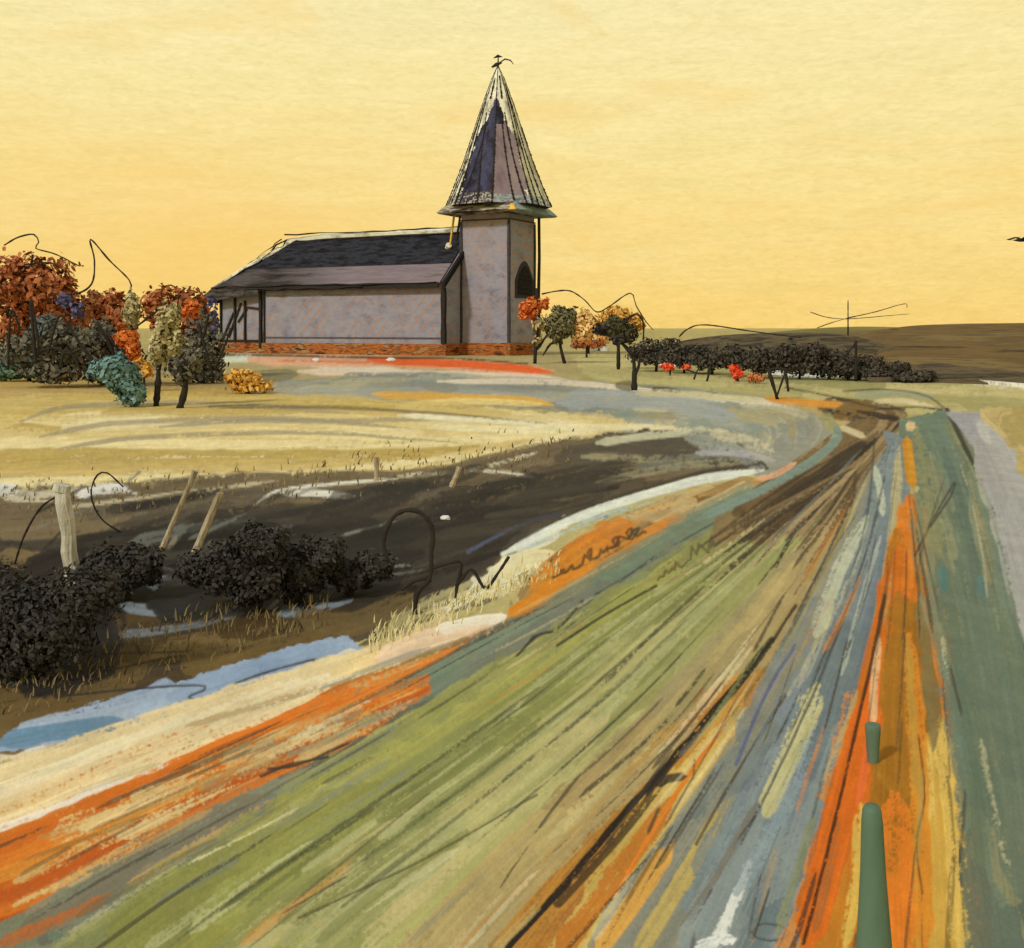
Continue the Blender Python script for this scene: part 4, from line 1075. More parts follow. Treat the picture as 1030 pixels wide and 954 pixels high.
plant('autumn_tree', 'small rust pink tree between the tallest rust tree and the round one', 'tree', 122, 372,
      [[(120, 320, 18, 26), (106, 312, 12, 18)], [(96, 306, 12, 14), (88, 322, 12, 18)]], [420, 260], 5, [RUST, RUSTP],
      trunks=[([(120, 372), (121, 340), (120, 316)], 3)], stems=[([(131, 292), (126, 304), (134, 311), (158, 294), (172, 287), (183, 297)], 1.1)], y=74)
plant('autumn_tree', 'round rust orange tree close to the left end of the church', 'tree', 176, 374,
      [[(160, 308, 20, 20), (186, 308, 22, 20), (178, 326, 26, 16), (196, 320, 14, 20)], [(192, 312, 10, 9, -1.8), (200, 334, 7, 6, -2)]], [700, 120], 5, [RUST, ORNG],
      trunks=[([(172, 374), (174, 345), (172, 318)], 3)], boughs=[([(174, 345), (188, 326), (194, 312)], 1.6)],
      stems=[([(138, 328), (160, 312), (178, 300), (182, 297)], 1.2)], y=66)
plant('pale_tree', 'slim cream coloured tree with dark upright stems in front of the round rust tree', 'tree', 158, 409,
      [[(166, 330, 8, 22), (174, 318, 7, 14), (160, 352, 9, 18), (176, 346, 8, 14)]], [420], 4.5, [CREAM],
      trunks=[([(157, 409), (159, 385), (161, 350), (170, 312)], 3.6)], boughs=[([(160, 360), (172, 330), (180, 300)], 1.6)])
plant('pale_tree', 'small cream sapling standing between two rust trees', 'tree', 133, 384,
      [[(133, 312, 7, 18)]], [140], 4.5, [CREAM], trunks=[([(133, 384), (132, 350), (133, 312)], 1.8)], y=60)
plant('bare_tree', 'short black leaning stump of a tree beside the cream tree', 'tree', 182, 411,
      [[(184, 372, 12, 14), (196, 362, 10, 14)]], [160], 4.5, [GREY], trunks=[([(181, 411), (186, 392), (188, 372), (196, 350)], 4.2)])
plant('shrub', 'wide charcoal grey shrub below the tallest rust tree', 'shrub', 66, 384,
      [[(30, 352, 34, 22), (64, 350, 28, 28), (88, 358, 20, 24), (60, 374, 40, 12)], [(44, 332, 16, 16, .5)]], [900, 160], 5, [GREY, leafy('slate_blue_leaves', [(88, 96, 98), (112, 118, 116)])],
      trunks=[([(66, 384), (64, 366), (62, 350)], 2.5)], stems=[([(36, 366), (33, 330), (31, 302), (38, 340), (38, 360)], 1.9), ([(48, 356), (60, 318), (74, 336), (96, 368)], 1.5), ([(40, 354), (54, 350), (70, 356), (84, 352), (96, 372)], 1.8), ([(8, 372), (9, 340), (12, 312), (20, 330)], 1.4), ([(60, 372), (66, 352), (76, 362), (82, 378)], 1.6)], y=55)
plant('shrub', 'tall dark grey shrub beneath the small rust pink tree', 'shrub', 112, 388,
      [[(100, 346, 18, 24), (112, 356, 16, 28), (130, 360, 14, 22), (112, 380, 22, 10)]], [620], 4.6, [GREY], trunks=[([(112, 388), (110, 366), (106, 348)], 2.4)],
      stems=[([(118, 378), (112, 350), (98, 326)], 2.4), ([(124, 380), (120, 356), (108, 336)], 2.0), ([(132, 382), (136, 358), (133, 334)], 2.4)])
plant('shrub', 'charcoal shrub against the left corner of the church', 'shrub', 206, 386,
      [[(196, 352, 18, 28), (212, 356, 16, 24), (182, 366, 16, 18), (206, 330, 7, 18), (204, 378, 26, 9)]], [680], 4.6, [GREY], trunks=[([(204, 386), (203, 366), (202, 350)], 2.4)],
      stems=[([(186, 376), (204, 340), (210, 316)], 2.0), ([(214, 378), (206, 350), (200, 326)], 1.8), ([(194, 356), (202, 370), (206, 384)], 1.4), ([(216, 372), (226, 348), (232, 330)], 1.4)])
plant('shrub', 'little violet blue shrub at the left end of the church wall', 'shrub', 213, 376,
      [[(213, 312, 5, 18), (216, 330, 5, 14)]], [90], 4, [VIOL], trunks=[([(214, 376), (214, 350), (213, 315)], 1.2)], y=72)
plant('shrub', 'little violet shrub in the side of the tallest rust tree', 'shrub', 70, 378,
      [[(66, 303, 9, 7), (78, 312, 7, 9)]], [70], 4.5, [VIOL], trunks=[([(72, 378), (72, 350), (70, 310)], 1.2)], y=66)
plant('shrub', 'bright orange bush in the grey thicket left of the cream tree', 'shrub', 130, 390,
      [[(128, 340, 13, 10), (134, 352, 7, 12)]], [150], 4.5, [ORNG], trunks=[([(131, 390), (131, 368), (130, 348)], 1.6)])
plant('shrub', 'small amber bush between the teal bush and the cream tree', 'shrub', 144, 394,
      [[(146, 372, 9, 9), (140, 366, 7, 6)]], [120], 4, [AMBER], trunks=[([(145, 394), (145, 384), (145, 376)], 1.6)])
plant('teal_bush', 'rounded teal blue bush at the edge of the wheat', 'bush', 132, 410,
      [[(116, 374, 22, 16), (104, 372, 16, 12), (128, 388, 16, 18), (138, 398, 9, 12)]], [900], 4.6, [TEALL], trunks=[([(134, 411), (130, 400), (124, 384)], 2.4)])
plant('teal_bush', 'low spreading teal green bush at the far left edge', 'bush', 34, 384,
      [[(20, 360, 26, 12), (-6, 362, 16, 12), (28, 350, 7, 10)], [(40, 372, 28, 8), (10, 374, 20, 8)]], [600, 300], 4.6, [TEALL, TEALG], trunks=[([(30, 385), (28, 376), (26, 364)], 2.2)])
plant('amber_bush', 'amber yellow bush on the grass before the left end of the church', 'bush', 250, 396,
      [[(248, 382, 20, 10), (262, 389, 14, 6), (236, 380, 10, 8), (250, 391, 20, 4)]], [340], 4.2, [AMBER], trunks=[([(250, 396), (250, 390), (249, 382)], 1.6)])

# right of the church
plant('orange_sapling', 'orange leaved sapling with a white flecked trunk at the tower corner', 'tree', 541, 366,
      [[(534, 311, 11, 11), (546, 306, 7, 6), (526, 317, 5, 5)], [(542, 326, 6, 9), (541, 342, 5, 7)]], [170, 70], 4, [ORNG, CREAM], trunks=[([(538, 366), (539, 345), (541, 318), (540, 290)], 2.4)],
      boughs=[([(540, 352), (550, 338), (560, 332)], 1.6)])
plant('olive_tree', 'round olive green tree just right of the tower', 'tree', 566, 366,
      [[(564, 327, 16, 17), (570, 320, 11, 11), (560, 335, 10, 10)]], [900], 3.6, [OLIVE], trunks=[([(568, 366), (564, 350), (562, 332)], 2.0)], boughs=[([(563, 344), (554, 346), (546, 358)], 1.6)])
plant('peach_tree', 'pale peach coloured tree behind the olive tree', 'tree', 592, 357,
      [[(590, 328, 14, 16), (600, 340, 12, 10), (582, 340, 8, 10)]], [420], 3.8, [PEACH], trunks=[([(592, 357), (592, 345), (592, 330)], 1.6)], y=112)
plant('amber_tree', 'glowing amber tree behind the dark tree with arching branches', 'tree', 622, 357,
      [[(622, 318, 16, 10), (638, 324, 12, 10), (612, 322, 12, 8)]], [330], 3.8, [AMBER], trunks=[([(622, 357), (622, 340), (622, 322)], 1.6)], y=112)
plant('dark_tree', 'dark olive tree with long arching bare branches in front of amber tree', 'tree', 620, 372,
      [[(620, 328, 14, 10), (630, 336, 12, 10), (608, 332, 8, 6)]], [520], 3.6, [leafy('dark_olive_leaves', [(56, 52, 38), (76, 70, 50), (88, 82, 58)])],
      trunks=[([(622, 372), (622, 352), (622, 332)], 2)], stems=[([(545, 296), (560, 293), (574, 293), (588, 302), (600, 314), (612, 309), (634, 295), (640, 308), (650, 324), (657, 332)], .8),
             ([(630, 322), (640, 316), (647, 324), (647, 344)], 1.2)])
plant('bare_tree', 'crooked black tree with a sweeping limb standing before the hedge', 'tree', 638, 393,
      [[(604, 331, 8, 6), (622, 342, 10, 6)]], [90], 4, [DARK], trunks=[([(638, 393), (638, 372), (637, 356)], 3.0)],
      boughs=[([(637, 358), (626, 346), (612, 338), (602, 326)], 2.6), ([(638, 380), (643, 366), (643, 352)], 1.8), ([(638, 358), (648, 350), (660, 348)], 1.6)])
# dark hedge row
hl = [(660, 372, 350, 26, 15), (688, 374, 354, 24, 13), (716, 375, 357, 22, 13), (746, 377, 356, 24, 15), (774, 379, 357, 26, 18), (804, 380, 358, 26, 19), (834, 380, 361, 26, 18), (864, 381, 366, 24, 14), (892, 382, 371, 22, 11), (920, 383, 376, 20, 7)]
hn = ['right behind the crooked black tree', 'second in the row from the crooked black tree', 'third in the row, beyond the red roofed spots', 'left of the red shrub', 'behind the black trestle', 'just right of the black trestle',
      'at the foot of the olive hill', 'below the pole on the hill', 'near the foot of the brown hill', 'lowest, last in the row under the brown hill']
HEDGE = leafy('hedge_leaves', [(44, 39, 34), (64, 57, 49), (86, 77, 64)])
for i, (u, vb, v, ru, rv) in enumerate(hl):
    rv *= .78; v += 2
    plant('hedge_bush', 'dark brown hedge bush ' + hn[i].replace(', beyond the red roofed spots', ' along the hedge'), 'bush', u, vb + 2,
          [[(u - ru * .4, v + random.uniform(-2, 4), ru * .7, rv * random.uniform(.7, 1.1)), (u + ru * .4, v + random.uniform(-2, 4), ru * .7, rv * random.uniform(.7, 1.1)), (u, v + rv * .6, ru, rv * .7)]], [520], 3.2, [HEDGE],
          trunks=[([(u, vb + 2), (u + 1, v + 8), (u + 2, v)], 1.6)], group='dark bushes of the far hedge',
          stems=[([(636, 350), (655, 352), (700, 352)], .8)] if i == 0 else ([([(683, 339), (692, 331), (710, 327), (760, 334), (806, 340)], .8)] if i == 1 else ()))
plant('red_shrub', 'bright vermilion shrub in a gap of the dark hedge', 'shrub', 742, 384,
      [[(742, 376, 6, 6), (738, 370, 5, 3)]], [80], 3.4, [REDL], trunks=[([(742, 384), (742, 379), (742, 374)], 1.2)])
plant('red_shrub', 'small red shrub right of the crooked black tree', 'shrub', 672, 378,
      [[(672, 369, 7, 4), (690, 370, 5, 3)]], [60], 3.2, [REDL], trunks=[([(674, 378), (674, 370), (673, 362)], 1.0)])
plant('orange_shrub', 'faded orange shrub at the left foot of the black trestle', 'shrub', 756, 386,
      [[(758, 380, 7, 5), (765, 381, 6, 4)]], [70], 3.2, [leafy('faded_orange', [(170, 100, 60), (200, 130, 84)])], trunks=[([(760, 386), (760, 380), (760, 374)], 1.0)])
plant('rust_hedge', 'low rust red hedge at the foot of the peach tree', 'hedge', 598, 360,
      [[(582, 347, 8, 4), (600, 346, 10, 4)]], [140], 3.2, [RUST], trunks=[([(590, 360), (590, 354), (590, 347)], 1.2)])

# dark clumps in the ditch
DDARK = leafy('ditch_leaves', [(30, 28, 26), (38, 35, 32), (48, 43, 38)], 2.3)
def clump(label, u, vb, lobes, n, mat=DDARK, nm='bush'):
    return plant('ditch_shrub', label, 'shrub', u, vb, lobes, [int(q * 1.7) for q in n], 4.4, mat, trunks=[([(u, vb), (u + 1, vb - 12), (u + 3, vb - 24)], 4)], group='dark shrubs in the ditch')
clump('large black shrub in the ditch at the left edge below the pale stake', 40, 680, [[(40, 632, 62, 44), (0, 620, 40, 46), (84, 600, 40, 30), (20, 660, 46, 24)]], [2400])
clump('pointed black shrub hanging over the water left of the hooked stem', 262, 616, [[(256, 584, 34, 26), (222, 572, 36, 24), (262, 548, 32, 20), (196, 572, 20, 18)]], [1600])
clump('black shrub in the middle of the ditch, right of the pointed one', 302, 606, [[(302, 576, 28, 26), (322, 560, 26, 20)]], [1100])
clump('small low black shrub nearest the hooked stem', 352, 600, [[(354, 580, 22, 15), (376, 570, 22, 14)]], [800])
clump('black shrub behind the pale stake', 128, 604, [[(110, 576, 34, 24), (140, 570, 26, 22)]], [1200])

# dry reeds and grass along the ditch, more than anyone would count
def reeds(name, spots, mat):
    V = []; Fc = []
    for (u, v, hp, lean) in spots:
        b = at(u, v); k = b.y / F; h = hp * k; w = random.uniform(.5, 1.1) * k
        d = Vector((lean + random.uniform(-.35, .35), random.uniform(-.3, .3), 1)).normalized()
        sd = Vector((1, random.uniform(-.4, .4), 0)).normalized() * w
        m_ = b + d * h * .55; t = b + d * h + Vector((lean * h * .35, 0, -.05 * h)); n0 = len(V)
        V += [b - sd - Vector((0, 0, .02)), b + sd - Vector((0, 0, .02)), m_ + sd * .7, m_ - sd * .7, t]
        Fc += [(n0, n0 + 1, n0 + 2, n0 + 3), (n0 + 3, n0 + 2, n0 + 4)]
    return tag(link(name, V, Fc, mat), kind='stuff')
sp_ = []
for _ in range(520):
    t = random.random(); u = 372 + 190 * t; v = 648 - 78 * t + random.gauss(0, 7)
    sp_.append((u, v, random.uniform(5, 16) * (1 - .4 * t), random.uniform(-.1, .5)))
reeds('reed_grass', sp_, leafy('dry_reed', [(140, 124, 80), (190, 172, 120), (214, 198, 150), (96, 84, 56)], 1.1))
sp_ = []
for _ in range(480):
    t = random.random(); u = -40 + 620 * t; v = 500 - 50 * max(0, t - .25) / .75 + random.gauss(4, 11)
    sp_.append((u, v, random.uniform(3, 9), random.uniform(-.2, .5)))
for _ in range(500):
    u = random.uniform(0, 330); v = 742 - .29 * u - random.uniform(14, 70)
    sp_.append((u, v, random.uniform(6, 16), random.uniform(-.3, .6)))
reeds('bank_grass', sp_, leafy('bank_grass_blades', [(70, 56, 38), (112, 92, 60), (150, 128, 84), (52, 44, 34)], 1.0))

# ------------------------------------------------------------------ posts, stakes and stems
PW = brushed('weathered_wood', [(112, 100, 82), (176, 164, 142), (206, 198, 184), (150, 136, 112)], 6.0, (1, 1, 0.15), bmp=0.6)
PB = brushed('bleached_wood', [(92, 80, 64), (160, 140, 110), (190, 170, 140)], 6.0, (1, 1, 0.15), bmp=0.6)
def stake(nm, label, base, top, w, mat, cat='stake', group=None, dy=0.0, split=True):
    b = at(*base); k = b.y / F
    t = px(top[0], top[1], b.y + dy)
    e = empty(nm, b); tag(e, label, cat, group)
    mm = MB(); n = 8
    P = [(b - Vector((0, 0, .15))) * (1 - i / n) + t * (i / n) for i in range(n + 1)]
    P = [p + Vector((random.uniform(-.3, .3), random.uniform(-.3, .3), 0)) * w * k * .25 for p in P]
    mm.tube([p - b for p in P], [w * k * .5 * (1.05 - .12 * i / n) for i in range(n + 1)], 7, .12)
    mm.build('shaft', mat, e)
    return e, b, t, k
G = 'old stakes along the ditch'
e, b, t, k = stake('stake', 'broad pale weathered stake standing upright at the left of the ditch', (78, 606), (63, 490), 16, PW, 'stake', G)
MB().tube([t - b + Vector((-.02, 0, -.05)), t - b + Vector((0, 0, .03))], [9 * k, 8.5 * k], 7).build('stake_cap', PW, e)
stake('stake', 'thin grey stake leaning right with its foot in the grey water', (150, 572), (196, 474), 6, PB, 'stake', G)
stake('stake', 'short bleached stake leaning right behind the pointed black shrub', (190, 560), (222, 496), 8, PB, 'stake', G)
stake('stake', 'tiny stake at the wheat edge on the upper bank', (378, 484), (379, 460), 5, PB, 'stake', G)
stake('stake', 'small slanting stake at the right end of the wheat edge', (452, 490), (462, 470), 6, PB, 'stake', G)
# green-blue marker posts by the road
GP = brushed('green_post_paint', [(78, 96, 80), (88, 108, 90), (98, 116, 98)], 2.0, (1, 1, 0.3), bmp=0.2, rough=0.6)
def marker(label, u, vtop, y, wpx, ub, tp=1.0):
    g = px(ub, 900, y); z0 = float(gz(g.x, g.y)); b = Vector((g.x, y, z0))
    top = px(u, vtop, y); k = y / F
    e = empty('marker_post', b); tag(e, label, 'post', 'green marker posts by the road')
    mm = MB(); hgt = top.z - b.z
    rings = []
    for s, q in ((-.1, tp), (.0, tp), (.3, 1 + (tp - 1) * .75), (.58, 1 + (tp - 1) * .45), (.8, 1 + (tp - 1) * .12), (.95, .98), (.985, .86), (1.0, .6)):
        c = Vector((0, 0, 0)) * (1 - s) + (top - b) * s
        if s < 0: c = Vector((0, 0, -.15))
        rings.append([c + Vector((wpx * k * .5 * q * math.cos(a), wpx * k * .5 * q * math.sin(a), 0)) for a in [i * math.pi / 6 for i in range(12)]])
    mm.rings(rings); mm.build('shaft', GP, e, True)
    return e
marker('tall grey green post nearest the camera on the orange strip', 877, 810, 4.0, 22, 883, 2.4)
e = marker('short grey green stub post farther up the orange strip', 878, 728, 7.55, 16, 878, .7)

# hooked black stem by the ditch and its runners
def stemthing(nm, label, cat, base, lines, mat=CHAR, y=None):
    b = at(*base)
    e = empty(nm, b); tag(e, label, cat)
    for nme, pts, r, d in lines:
        stem(nme, b.y, pts, r, e, b, mat, .75, d)
    return e
stemthing('hooked_stem', 'thick black stem bent over in a hook above the ditch', 'plant stem', (417, 618),
          [('stem', [(417, 620), (420, 596), (432, 582), (434, 556), (435, 534), (427, 519), (413, 513), (398, 518), (389, 532), (386, 548), (391, 566)], 3.0, None),
           ('side_shoot', [(433, 572), (448, 568), (464, 566), (460, 588), (458, 602)], 2.0, None), ('side_shoot', [(459, 590), (474, 573), (488, 592), (500, 578), (512, 560)], 1.9, None),
           ('side_shoot', [(432, 580), (414, 586), (404, 594)], 2.2, None), ('side_shoot', [(417, 606), (424, 592), (434, 584)], 2.0, None)])
stemthing('reed_stem', 'thin dark reed curving up beside the broad pale stake', 'plant stem', (14, 568), [('stem', [(14, 570), (24, 540), (40, 512), (56, 500), (66, 492)], 1.3, None)])
stemthing('reed_stem', 'thin arched reed on the brown bank right of the broad pale stake', 'plant stem', (122, 536), [('stem', [(122, 536), (104, 524), (94, 508), (92, 492), (98, 478), (108, 476), (124, 490)], 1.0, None)])

# black trestle by the hedge, little gate posts
def trestle():
    b = at(786, 402); e = empty('trestle', b); tag(e, 'black wooden trestle with splayed legs before the dark hedge', 'trestle')
    for p, q, w in (((773, 372), (782, 402), 3.2), ((781, 400), (790, 374), 1.6), ((790, 372), (793, 394), 2.6)):
        stem('leg', b.y, [q, ((p[0] + q[0]) / 2, (p[1] + q[1]) / 2), p], w * .6, e, b, CHAR, .9)
    stem('crossbar', b.y, [(770, 373), (782, 371), (796, 373)], 1.4, e, b, CHAR, .9)
trestle()
def gate():
    b = at(860, 384); e = empty('gate_post', b); tag(e, 'black pointed post with a slanting stay at the hedge foot', 'post')
    stem('shaft', b.y, [(861, 384), (861, 364), (861, 343)], 1.5, e, b, CHAR, .8)
    stem('stay', b.y, [(861, 345), (850, 358), (838, 370)], 1.0, e, b, CHAR, .8)
gate()
b = at(716, 384); e = empty('trestle', b); tag(e, 'small black broken rail left of the vermilion shrub', 'rail')
stem('rail', b.y, [(690, 372), (704, 376), (718, 374)], 1.0, e, b); stem('leg', b.y, [(698, 382), (700, 376), (704, 368)], 1.1, e, b); stem('leg', b.y, [(711, 384), (714, 372), (716, 362)], 1.1, e, b)
# low white walls
WW = brushed('white_limewash', [(160, 152, 140), (216, 208, 196), (236, 230, 220)], 2.5, (1, 1, 1), bmp=0.5)
def low_wall(label, pts, hp):
    b = at(*pts[0]); e = None
    P = [at(*p) for p in pts]
    mm = MB(); rs = []
    for i, p in enumerate(P):
        k = p.y / F; h = hp * k * (1 + .3 * math.sin(i * 2.3)); w = .35
        rs.append([p - b + Vector((0, -w / 2, -.2)), p - b + Vector((0, w / 2, -.2)), p - b + Vector((0, w / 2 * .8, h)), p - b + Vector((0, -w / 2 * .8, h * .96))])
    mm.rings(rs); o = mm.build('stone_wall', WW); o.location = b
    return tag(o, label, 'wall')
low_wall('low broken white wall by the crooked black tree', [(642, 367), (656, 366.5), (670, 368), (684, 369)], 6)
low_wall('low white wall along the foot of the dark hedge', [(772, 377), (790, 378), (812, 379), (834, 379), (850, 378.5)], 4)
low_wall('pale white wall sloping down the foot of the brown hill', [(914, 377), (940, 380), (970, 384), (1000, 388), (1040, 391)], 4)
low_wall('short white wall between the peach tree and the dark tree', [(594, 353.5), (602, 353), (612, 353.5)], 5)

# white stones
def stone(label, u, v, w, h):
    b = at(u, v); k = b.y / F
    bm = bmesh.new(); bmesh.ops.create_icosphere(bm, subdivisions=2, radius=1.0)
    for q in bm.verts:
        r = 1 + random.uniform(-.14, .14)
        q.co = Vector((q.co.x * w * k * .5 * r, q.co.y * w * k * .4 * r, q.co.z * h * k * .5 * r + h * k * .3))
    me = bpy.data.meshes.new('stone'); bm.to_mesh(me); bm.free(); me.materials.append(WW)
    o = bpy.data.objects.new('stone', me); COL.objects.link(o); o.location = b
    tag(o, label, 'stone')
stone('small white stone on the dark bank right of the hooked stem', 448, 523, 11, 6)
stone('white stone at the left foot of the church wall', 318, 364, 8, 5)
stone('white stone by the church wall midway along', 393, 364, 10, 5)

# pole with drooping wires on the hill
b = px(853, 350, 100); e = empty('wire_pole', b); tag(e, 'thin black pole with drooping wires on the olive hill', 'pole')
stem('shaft', 100, [(853, 352), (853, 326), (853, 302)], .9, e, b)
stem('wire', 100, [(815, 314), (830, 319), (848, 321), (868, 320), (890, 318), (914, 316)], .5, e, b)
stem('wire', 100, [(853, 320), (880, 314), (904, 307), (912, 306), (912, 310)], .6, e, b)
stem('wire', 100, [(822, 330), (836, 325), (853, 320)], .5, e, b)

# birds
def bird(label, u, v, y, s, a=.3, fold=.5):
    c = px(u, v, y); k = s * y / F
    e = empty('bird', c, a); tag(e, label, 'bird')
    rs = []
    for t, r in ((-1, .02), (-.7, .10), (-.2, .17), (.3, .15), (.6, .10), (.8, .10), (.95, .06), (1.1, .01)):
        rs.append([(t * k * .5, r * k * .5 * math.cos(q), r * k * .5 * math.sin(q)) for q in [i * math.pi / 4 for i in range(8)]])
    MB().rings(rs).build('body', CHAR, e, True)
    for sg in (-1, 1):
        v_ = [(-.12, 0, .02), (.2, 0, .02), (.22, sg * .5, .22 * fold * 2), (-.05, sg * .5, .22 * fold * 2), (.02, sg * 1.05, .12), (-.18, sg * 1.0, .12)]
        V = [(p[0] * k, p[1] * k, p[2] * k + .01 * k) for p in v_] + [(p[0] * k, p[1] * k, p[2] * k - .02 * k) for p in v_]
        MB().add(V, [(0, 1, 2, 3), (3, 2, 4, 5), (9, 8, 7, 6), (11, 10, 8, 9), (0, 6, 7, 1), (1, 7, 8, 2), (2, 8, 10, 4), (4, 10, 11, 5), (5, 11, 9, 3), (3, 9, 6, 0)]).build('wing', CHAR, e)
    MB().add([(-.45 * k, 0, 0), (-.75 * k, .12 * k, .01 * k), (-.75 * k, -.12 * k, .01 * k), (-.45 * k, 0, .03 * k)], [(0, 1, 2), (3, 2, 1), (0, 3, 1), (0, 2, 3)]).build('tail', CHAR, e)
bird('dark bird flying in at the right edge of the sky', 1027, 242, 60, 18, .2)
# ------------------------------------------------------------------ light, sky, camera
SUN_EL, SUN_AZ = math.radians(38), math.radians(222)     # azimuth clockwise from +Y: behind and left of the camera
w = bpy.data.worlds.new('World'); SC.world = w; w.use_nodes = True
nt = w.node_tree; nt.nodes.clear()
out = nt.nodes.new('ShaderNodeOutputWorld'); bg = nt.nodes.new('ShaderNodeBackground')
nt.links.new(bg.outputs[0], out.inputs[0])
sky = nt.nodes.new('ShaderNodeTexSky'); sky.sky_type = 'NISHITA'; sky.sun_disc = False
sky.sun_elevation = SUN_EL; sky.sun_rotation = SUN_AZ
tc = nt.nodes.new('ShaderNodeTexCoord')
sx = nt.nodes.new('ShaderNodeSeparateXYZ'); nt.links.new(tc.outputs['Generated'], sx.inputs[0])
mp = nt.nodes.new('ShaderNodeMapping'); mp.inputs['Scale'].default_value = (2.2, 2.2, 14); nt.links.new(tc.outputs['Generated'], mp.inputs[0])
n1 = nt.nodes.new('ShaderNodeTexNoise'); n1.inputs['Scale'].default_value = 1.6; n1.inputs['Detail'].default_value = 6; n1.inputs['Distortion'].default_value = .5; nt.links.new(mp.outputs[0], n1.inputs[0])
hz = nt.nodes.new('ShaderNodeMath'); hz.operation = 'MULTIPLY_ADD'; nt.links.new(n1.outputs['Fac'], hz.inputs[0]); hz.inputs[1].default_value = .10; hz.inputs[2].default_value = -.05
ht = nt.nodes.new('ShaderNodeMath'); ht.operation = 'ADD'; nt.links.new(sx.outputs['Z'], ht.inputs[0]); nt.links.new(hz.outputs[0], ht.inputs[1])
rp = nt.nodes.new('ShaderNodeValToRGB'); nt.links.new(ht.outputs[0], rp.inputs[0])
el = rp.color_ramp.elements
stops = [(0.0, (249, 211, 120)), (0.05, (250, 218, 134)), (0.11, (251, 225, 148)), (0.18, (250, 230, 160)), (0.27, (250, 234, 172)), (0.5, (225, 215, 175)), (1.0, (190, 196, 200))]
while len(el) < len(stops): el.new(.5)
for i, (p, c) in enumerate(stops):
    el[i].position = p; el[i].color = tuple(s2l(c)) + (1,)
# fine brush drag in the haze
mp2 = nt.nodes.new('ShaderNodeMapping'); mp2.inputs['Scale'].default_value = (9, 9, 60); mp2.inputs['Rotation'].default_value = (0, .16, 0); nt.links.new(tc.outputs['Generated'], mp2.inputs[0])
n2 = nt.nodes.new('ShaderNodeTexNoise'); n2.inputs['Scale'].default_value = 1.4; n2.inputs['Detail'].default_value = 8; n2.inputs['Roughness'].default_value = .75; n2.inputs['Distortion'].default_value = 1.2; nt.links.new(mp2.outputs[0], n2.inputs[0])
g2 = ramp(nt, n2.outputs['Fac'], [(.93, .925, .89, 1), (1.04, 1.04, 1.07, 1)], .32, .68)
c = mix(nt, 1.0, rp.outputs[0], g2, 'MULTIPLY')
mp4 = nt.nodes.new('ShaderNodeMapping'); mp4.inputs['Scale'].default_value = (70, 70, 210); mp4.inputs['Rotation'].default_value = (0, -.12, 0); nt.links.new(tc.outputs['Generated'], mp4.inputs[0])
n4 = nt.nodes.new('ShaderNodeTexNoise'); n4.inputs['Scale'].default_value = 1.6; n4.inputs['Detail'].default_value = 3; n4.inputs['Distortion'].default_value = .7; nt.links.new(mp4.outputs[0], n4.inputs[0])
g4 = ramp(nt, n4.outputs['Fac'], [(.945, .935, .89, 1), (1.0, 1.0, 1.0, 1), (1.04, 1.045, 1.08, 1)], .28, .72)
c = mix(nt, 1.0, c, g4, 'MULTIPLY')
# sunset glow low in the left of the sky
vd = nt.nodes.new('ShaderNodeVectorMath'); vd.operation = 'SUBTRACT'; nt.links.new(tc.outputs['Generated'], vd.inputs[0]); vd.inputs[1].default_value = (-.25, .965, .085)
vs = nt.nodes.new('ShaderNodeVectorMath'); vs.operation = 'MULTIPLY'; nt.links.new(vd.outputs[0], vs.inputs[0]); vs.inputs[1].default_value = (1.0, 1.0, 4.2)
vl = nt.nodes.new('ShaderNodeVectorMath'); vl.operation = 'LENGTH'; nt.links.new(vs.outputs[0], vl.inputs[0])
va = nt.nodes.new('ShaderNodeMath'); va.operation = 'MULTIPLY_ADD'; nt.links.new(n1.outputs['Fac'], va.inputs[0]); va.inputs[1].default_value = .5; nt.links.new(vl.outputs['Value'], va.inputs[2])
glow = ramp(nt, va.outputs[0], [(.5, .5, .5, 1), (.22, .22, .22, 1), (0, 0, 0, 1)], .28, .7)
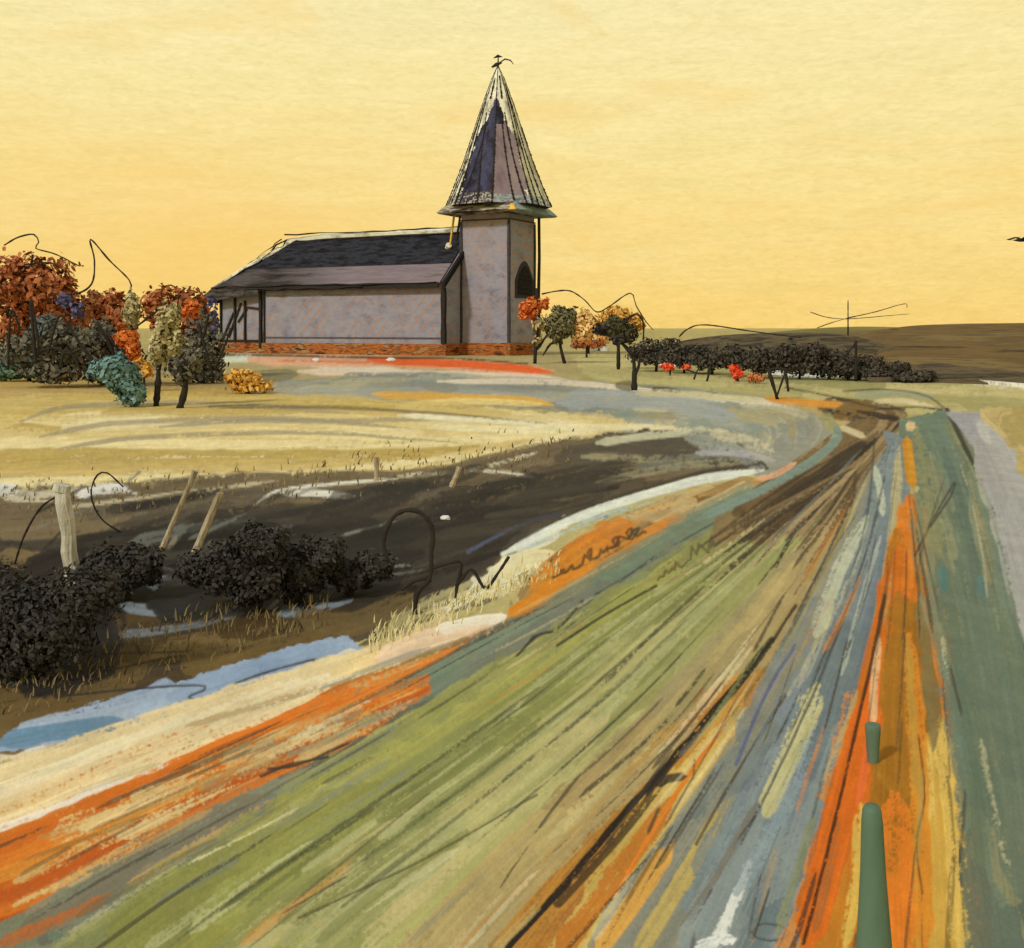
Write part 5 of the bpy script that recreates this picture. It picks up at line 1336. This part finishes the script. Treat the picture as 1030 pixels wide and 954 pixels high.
c = mix(nt, glow, c, tuple(s2l((250, 200, 106))) + (1,))
# drifting orange and pale cloud veils
mp3 = nt.nodes.new('ShaderNodeMapping'); mp3.inputs['Scale'].default_value = (3, 3, 11); mp3.inputs['Location'].default_value = (3.1, .4, 1.7); nt.links.new(tc.outputs['Generated'], mp3.inputs[0])
n3 = nt.nodes.new('ShaderNodeTexNoise'); n3.inputs['Scale'].default_value = 1.5; n3.inputs['Detail'].default_value = 5; n3.inputs['Distortion'].default_value = .8; nt.links.new(mp3.outputs[0], n3.inputs[0])
veil = ramp(nt, n3.outputs['Fac'], [(0, 0, 0, 1), (.5, .5, .5, 1)], .52, .75)
c = mix(nt, veil, c, tuple(s2l((250, 206, 116))) + (1,))
sk10 = mix(nt, 1.0, sky.outputs[0], (.10, .10, .10, 1), 'MULTIPLY')
cover = ramp(nt, sx.outputs['Z'], [(0, 0, 0, 1), (.5, .5, .5, 1)], .35, 1.0)
c = mix(nt, cover, c, sk10)
nt.links.new(c, bg.inputs[0]); bg.inputs[1].default_value = 1.0

sd = bpy.data.lights.new('sun', 'SUN'); sd.energy = 2.0; sd.angle = math.radians(6); sd.color = (1.0, .95, .86)
so = bpy.data.objects.new('sun', sd); COL.objects.link(so)
dv = Vector((math.sin(SUN_AZ) * math.cos(SUN_EL), math.cos(SUN_AZ) * math.cos(SUN_EL), math.sin(SUN_EL)))
so.rotation_euler = dv.to_track_quat('Z', 'Y').to_euler()

cd = bpy.data.cameras.new('camera'); co = bpy.data.objects.new('camera', cd); COL.objects.link(co)
co.location = (0, 0, H); co.rotation_euler = (math.radians(90), 0, 0)
cd.sensor_width = 36; cd.sensor_fit = 'HORIZONTAL'; cd.lens = 36 * F / 1030
cd.shift_y = -(477 - HY) / 1030
cd.clip_start = 0.1; cd.clip_end = 20000
SC.camera = co
SC.view_settings.view_transform = 'Standard'; SC.view_settings.look = 'None'
SC.view_settings.exposure = 0; SC.view_settings.gamma = 1
SC.render.resolution_x, SC.render.resolution_y = 1024, 948
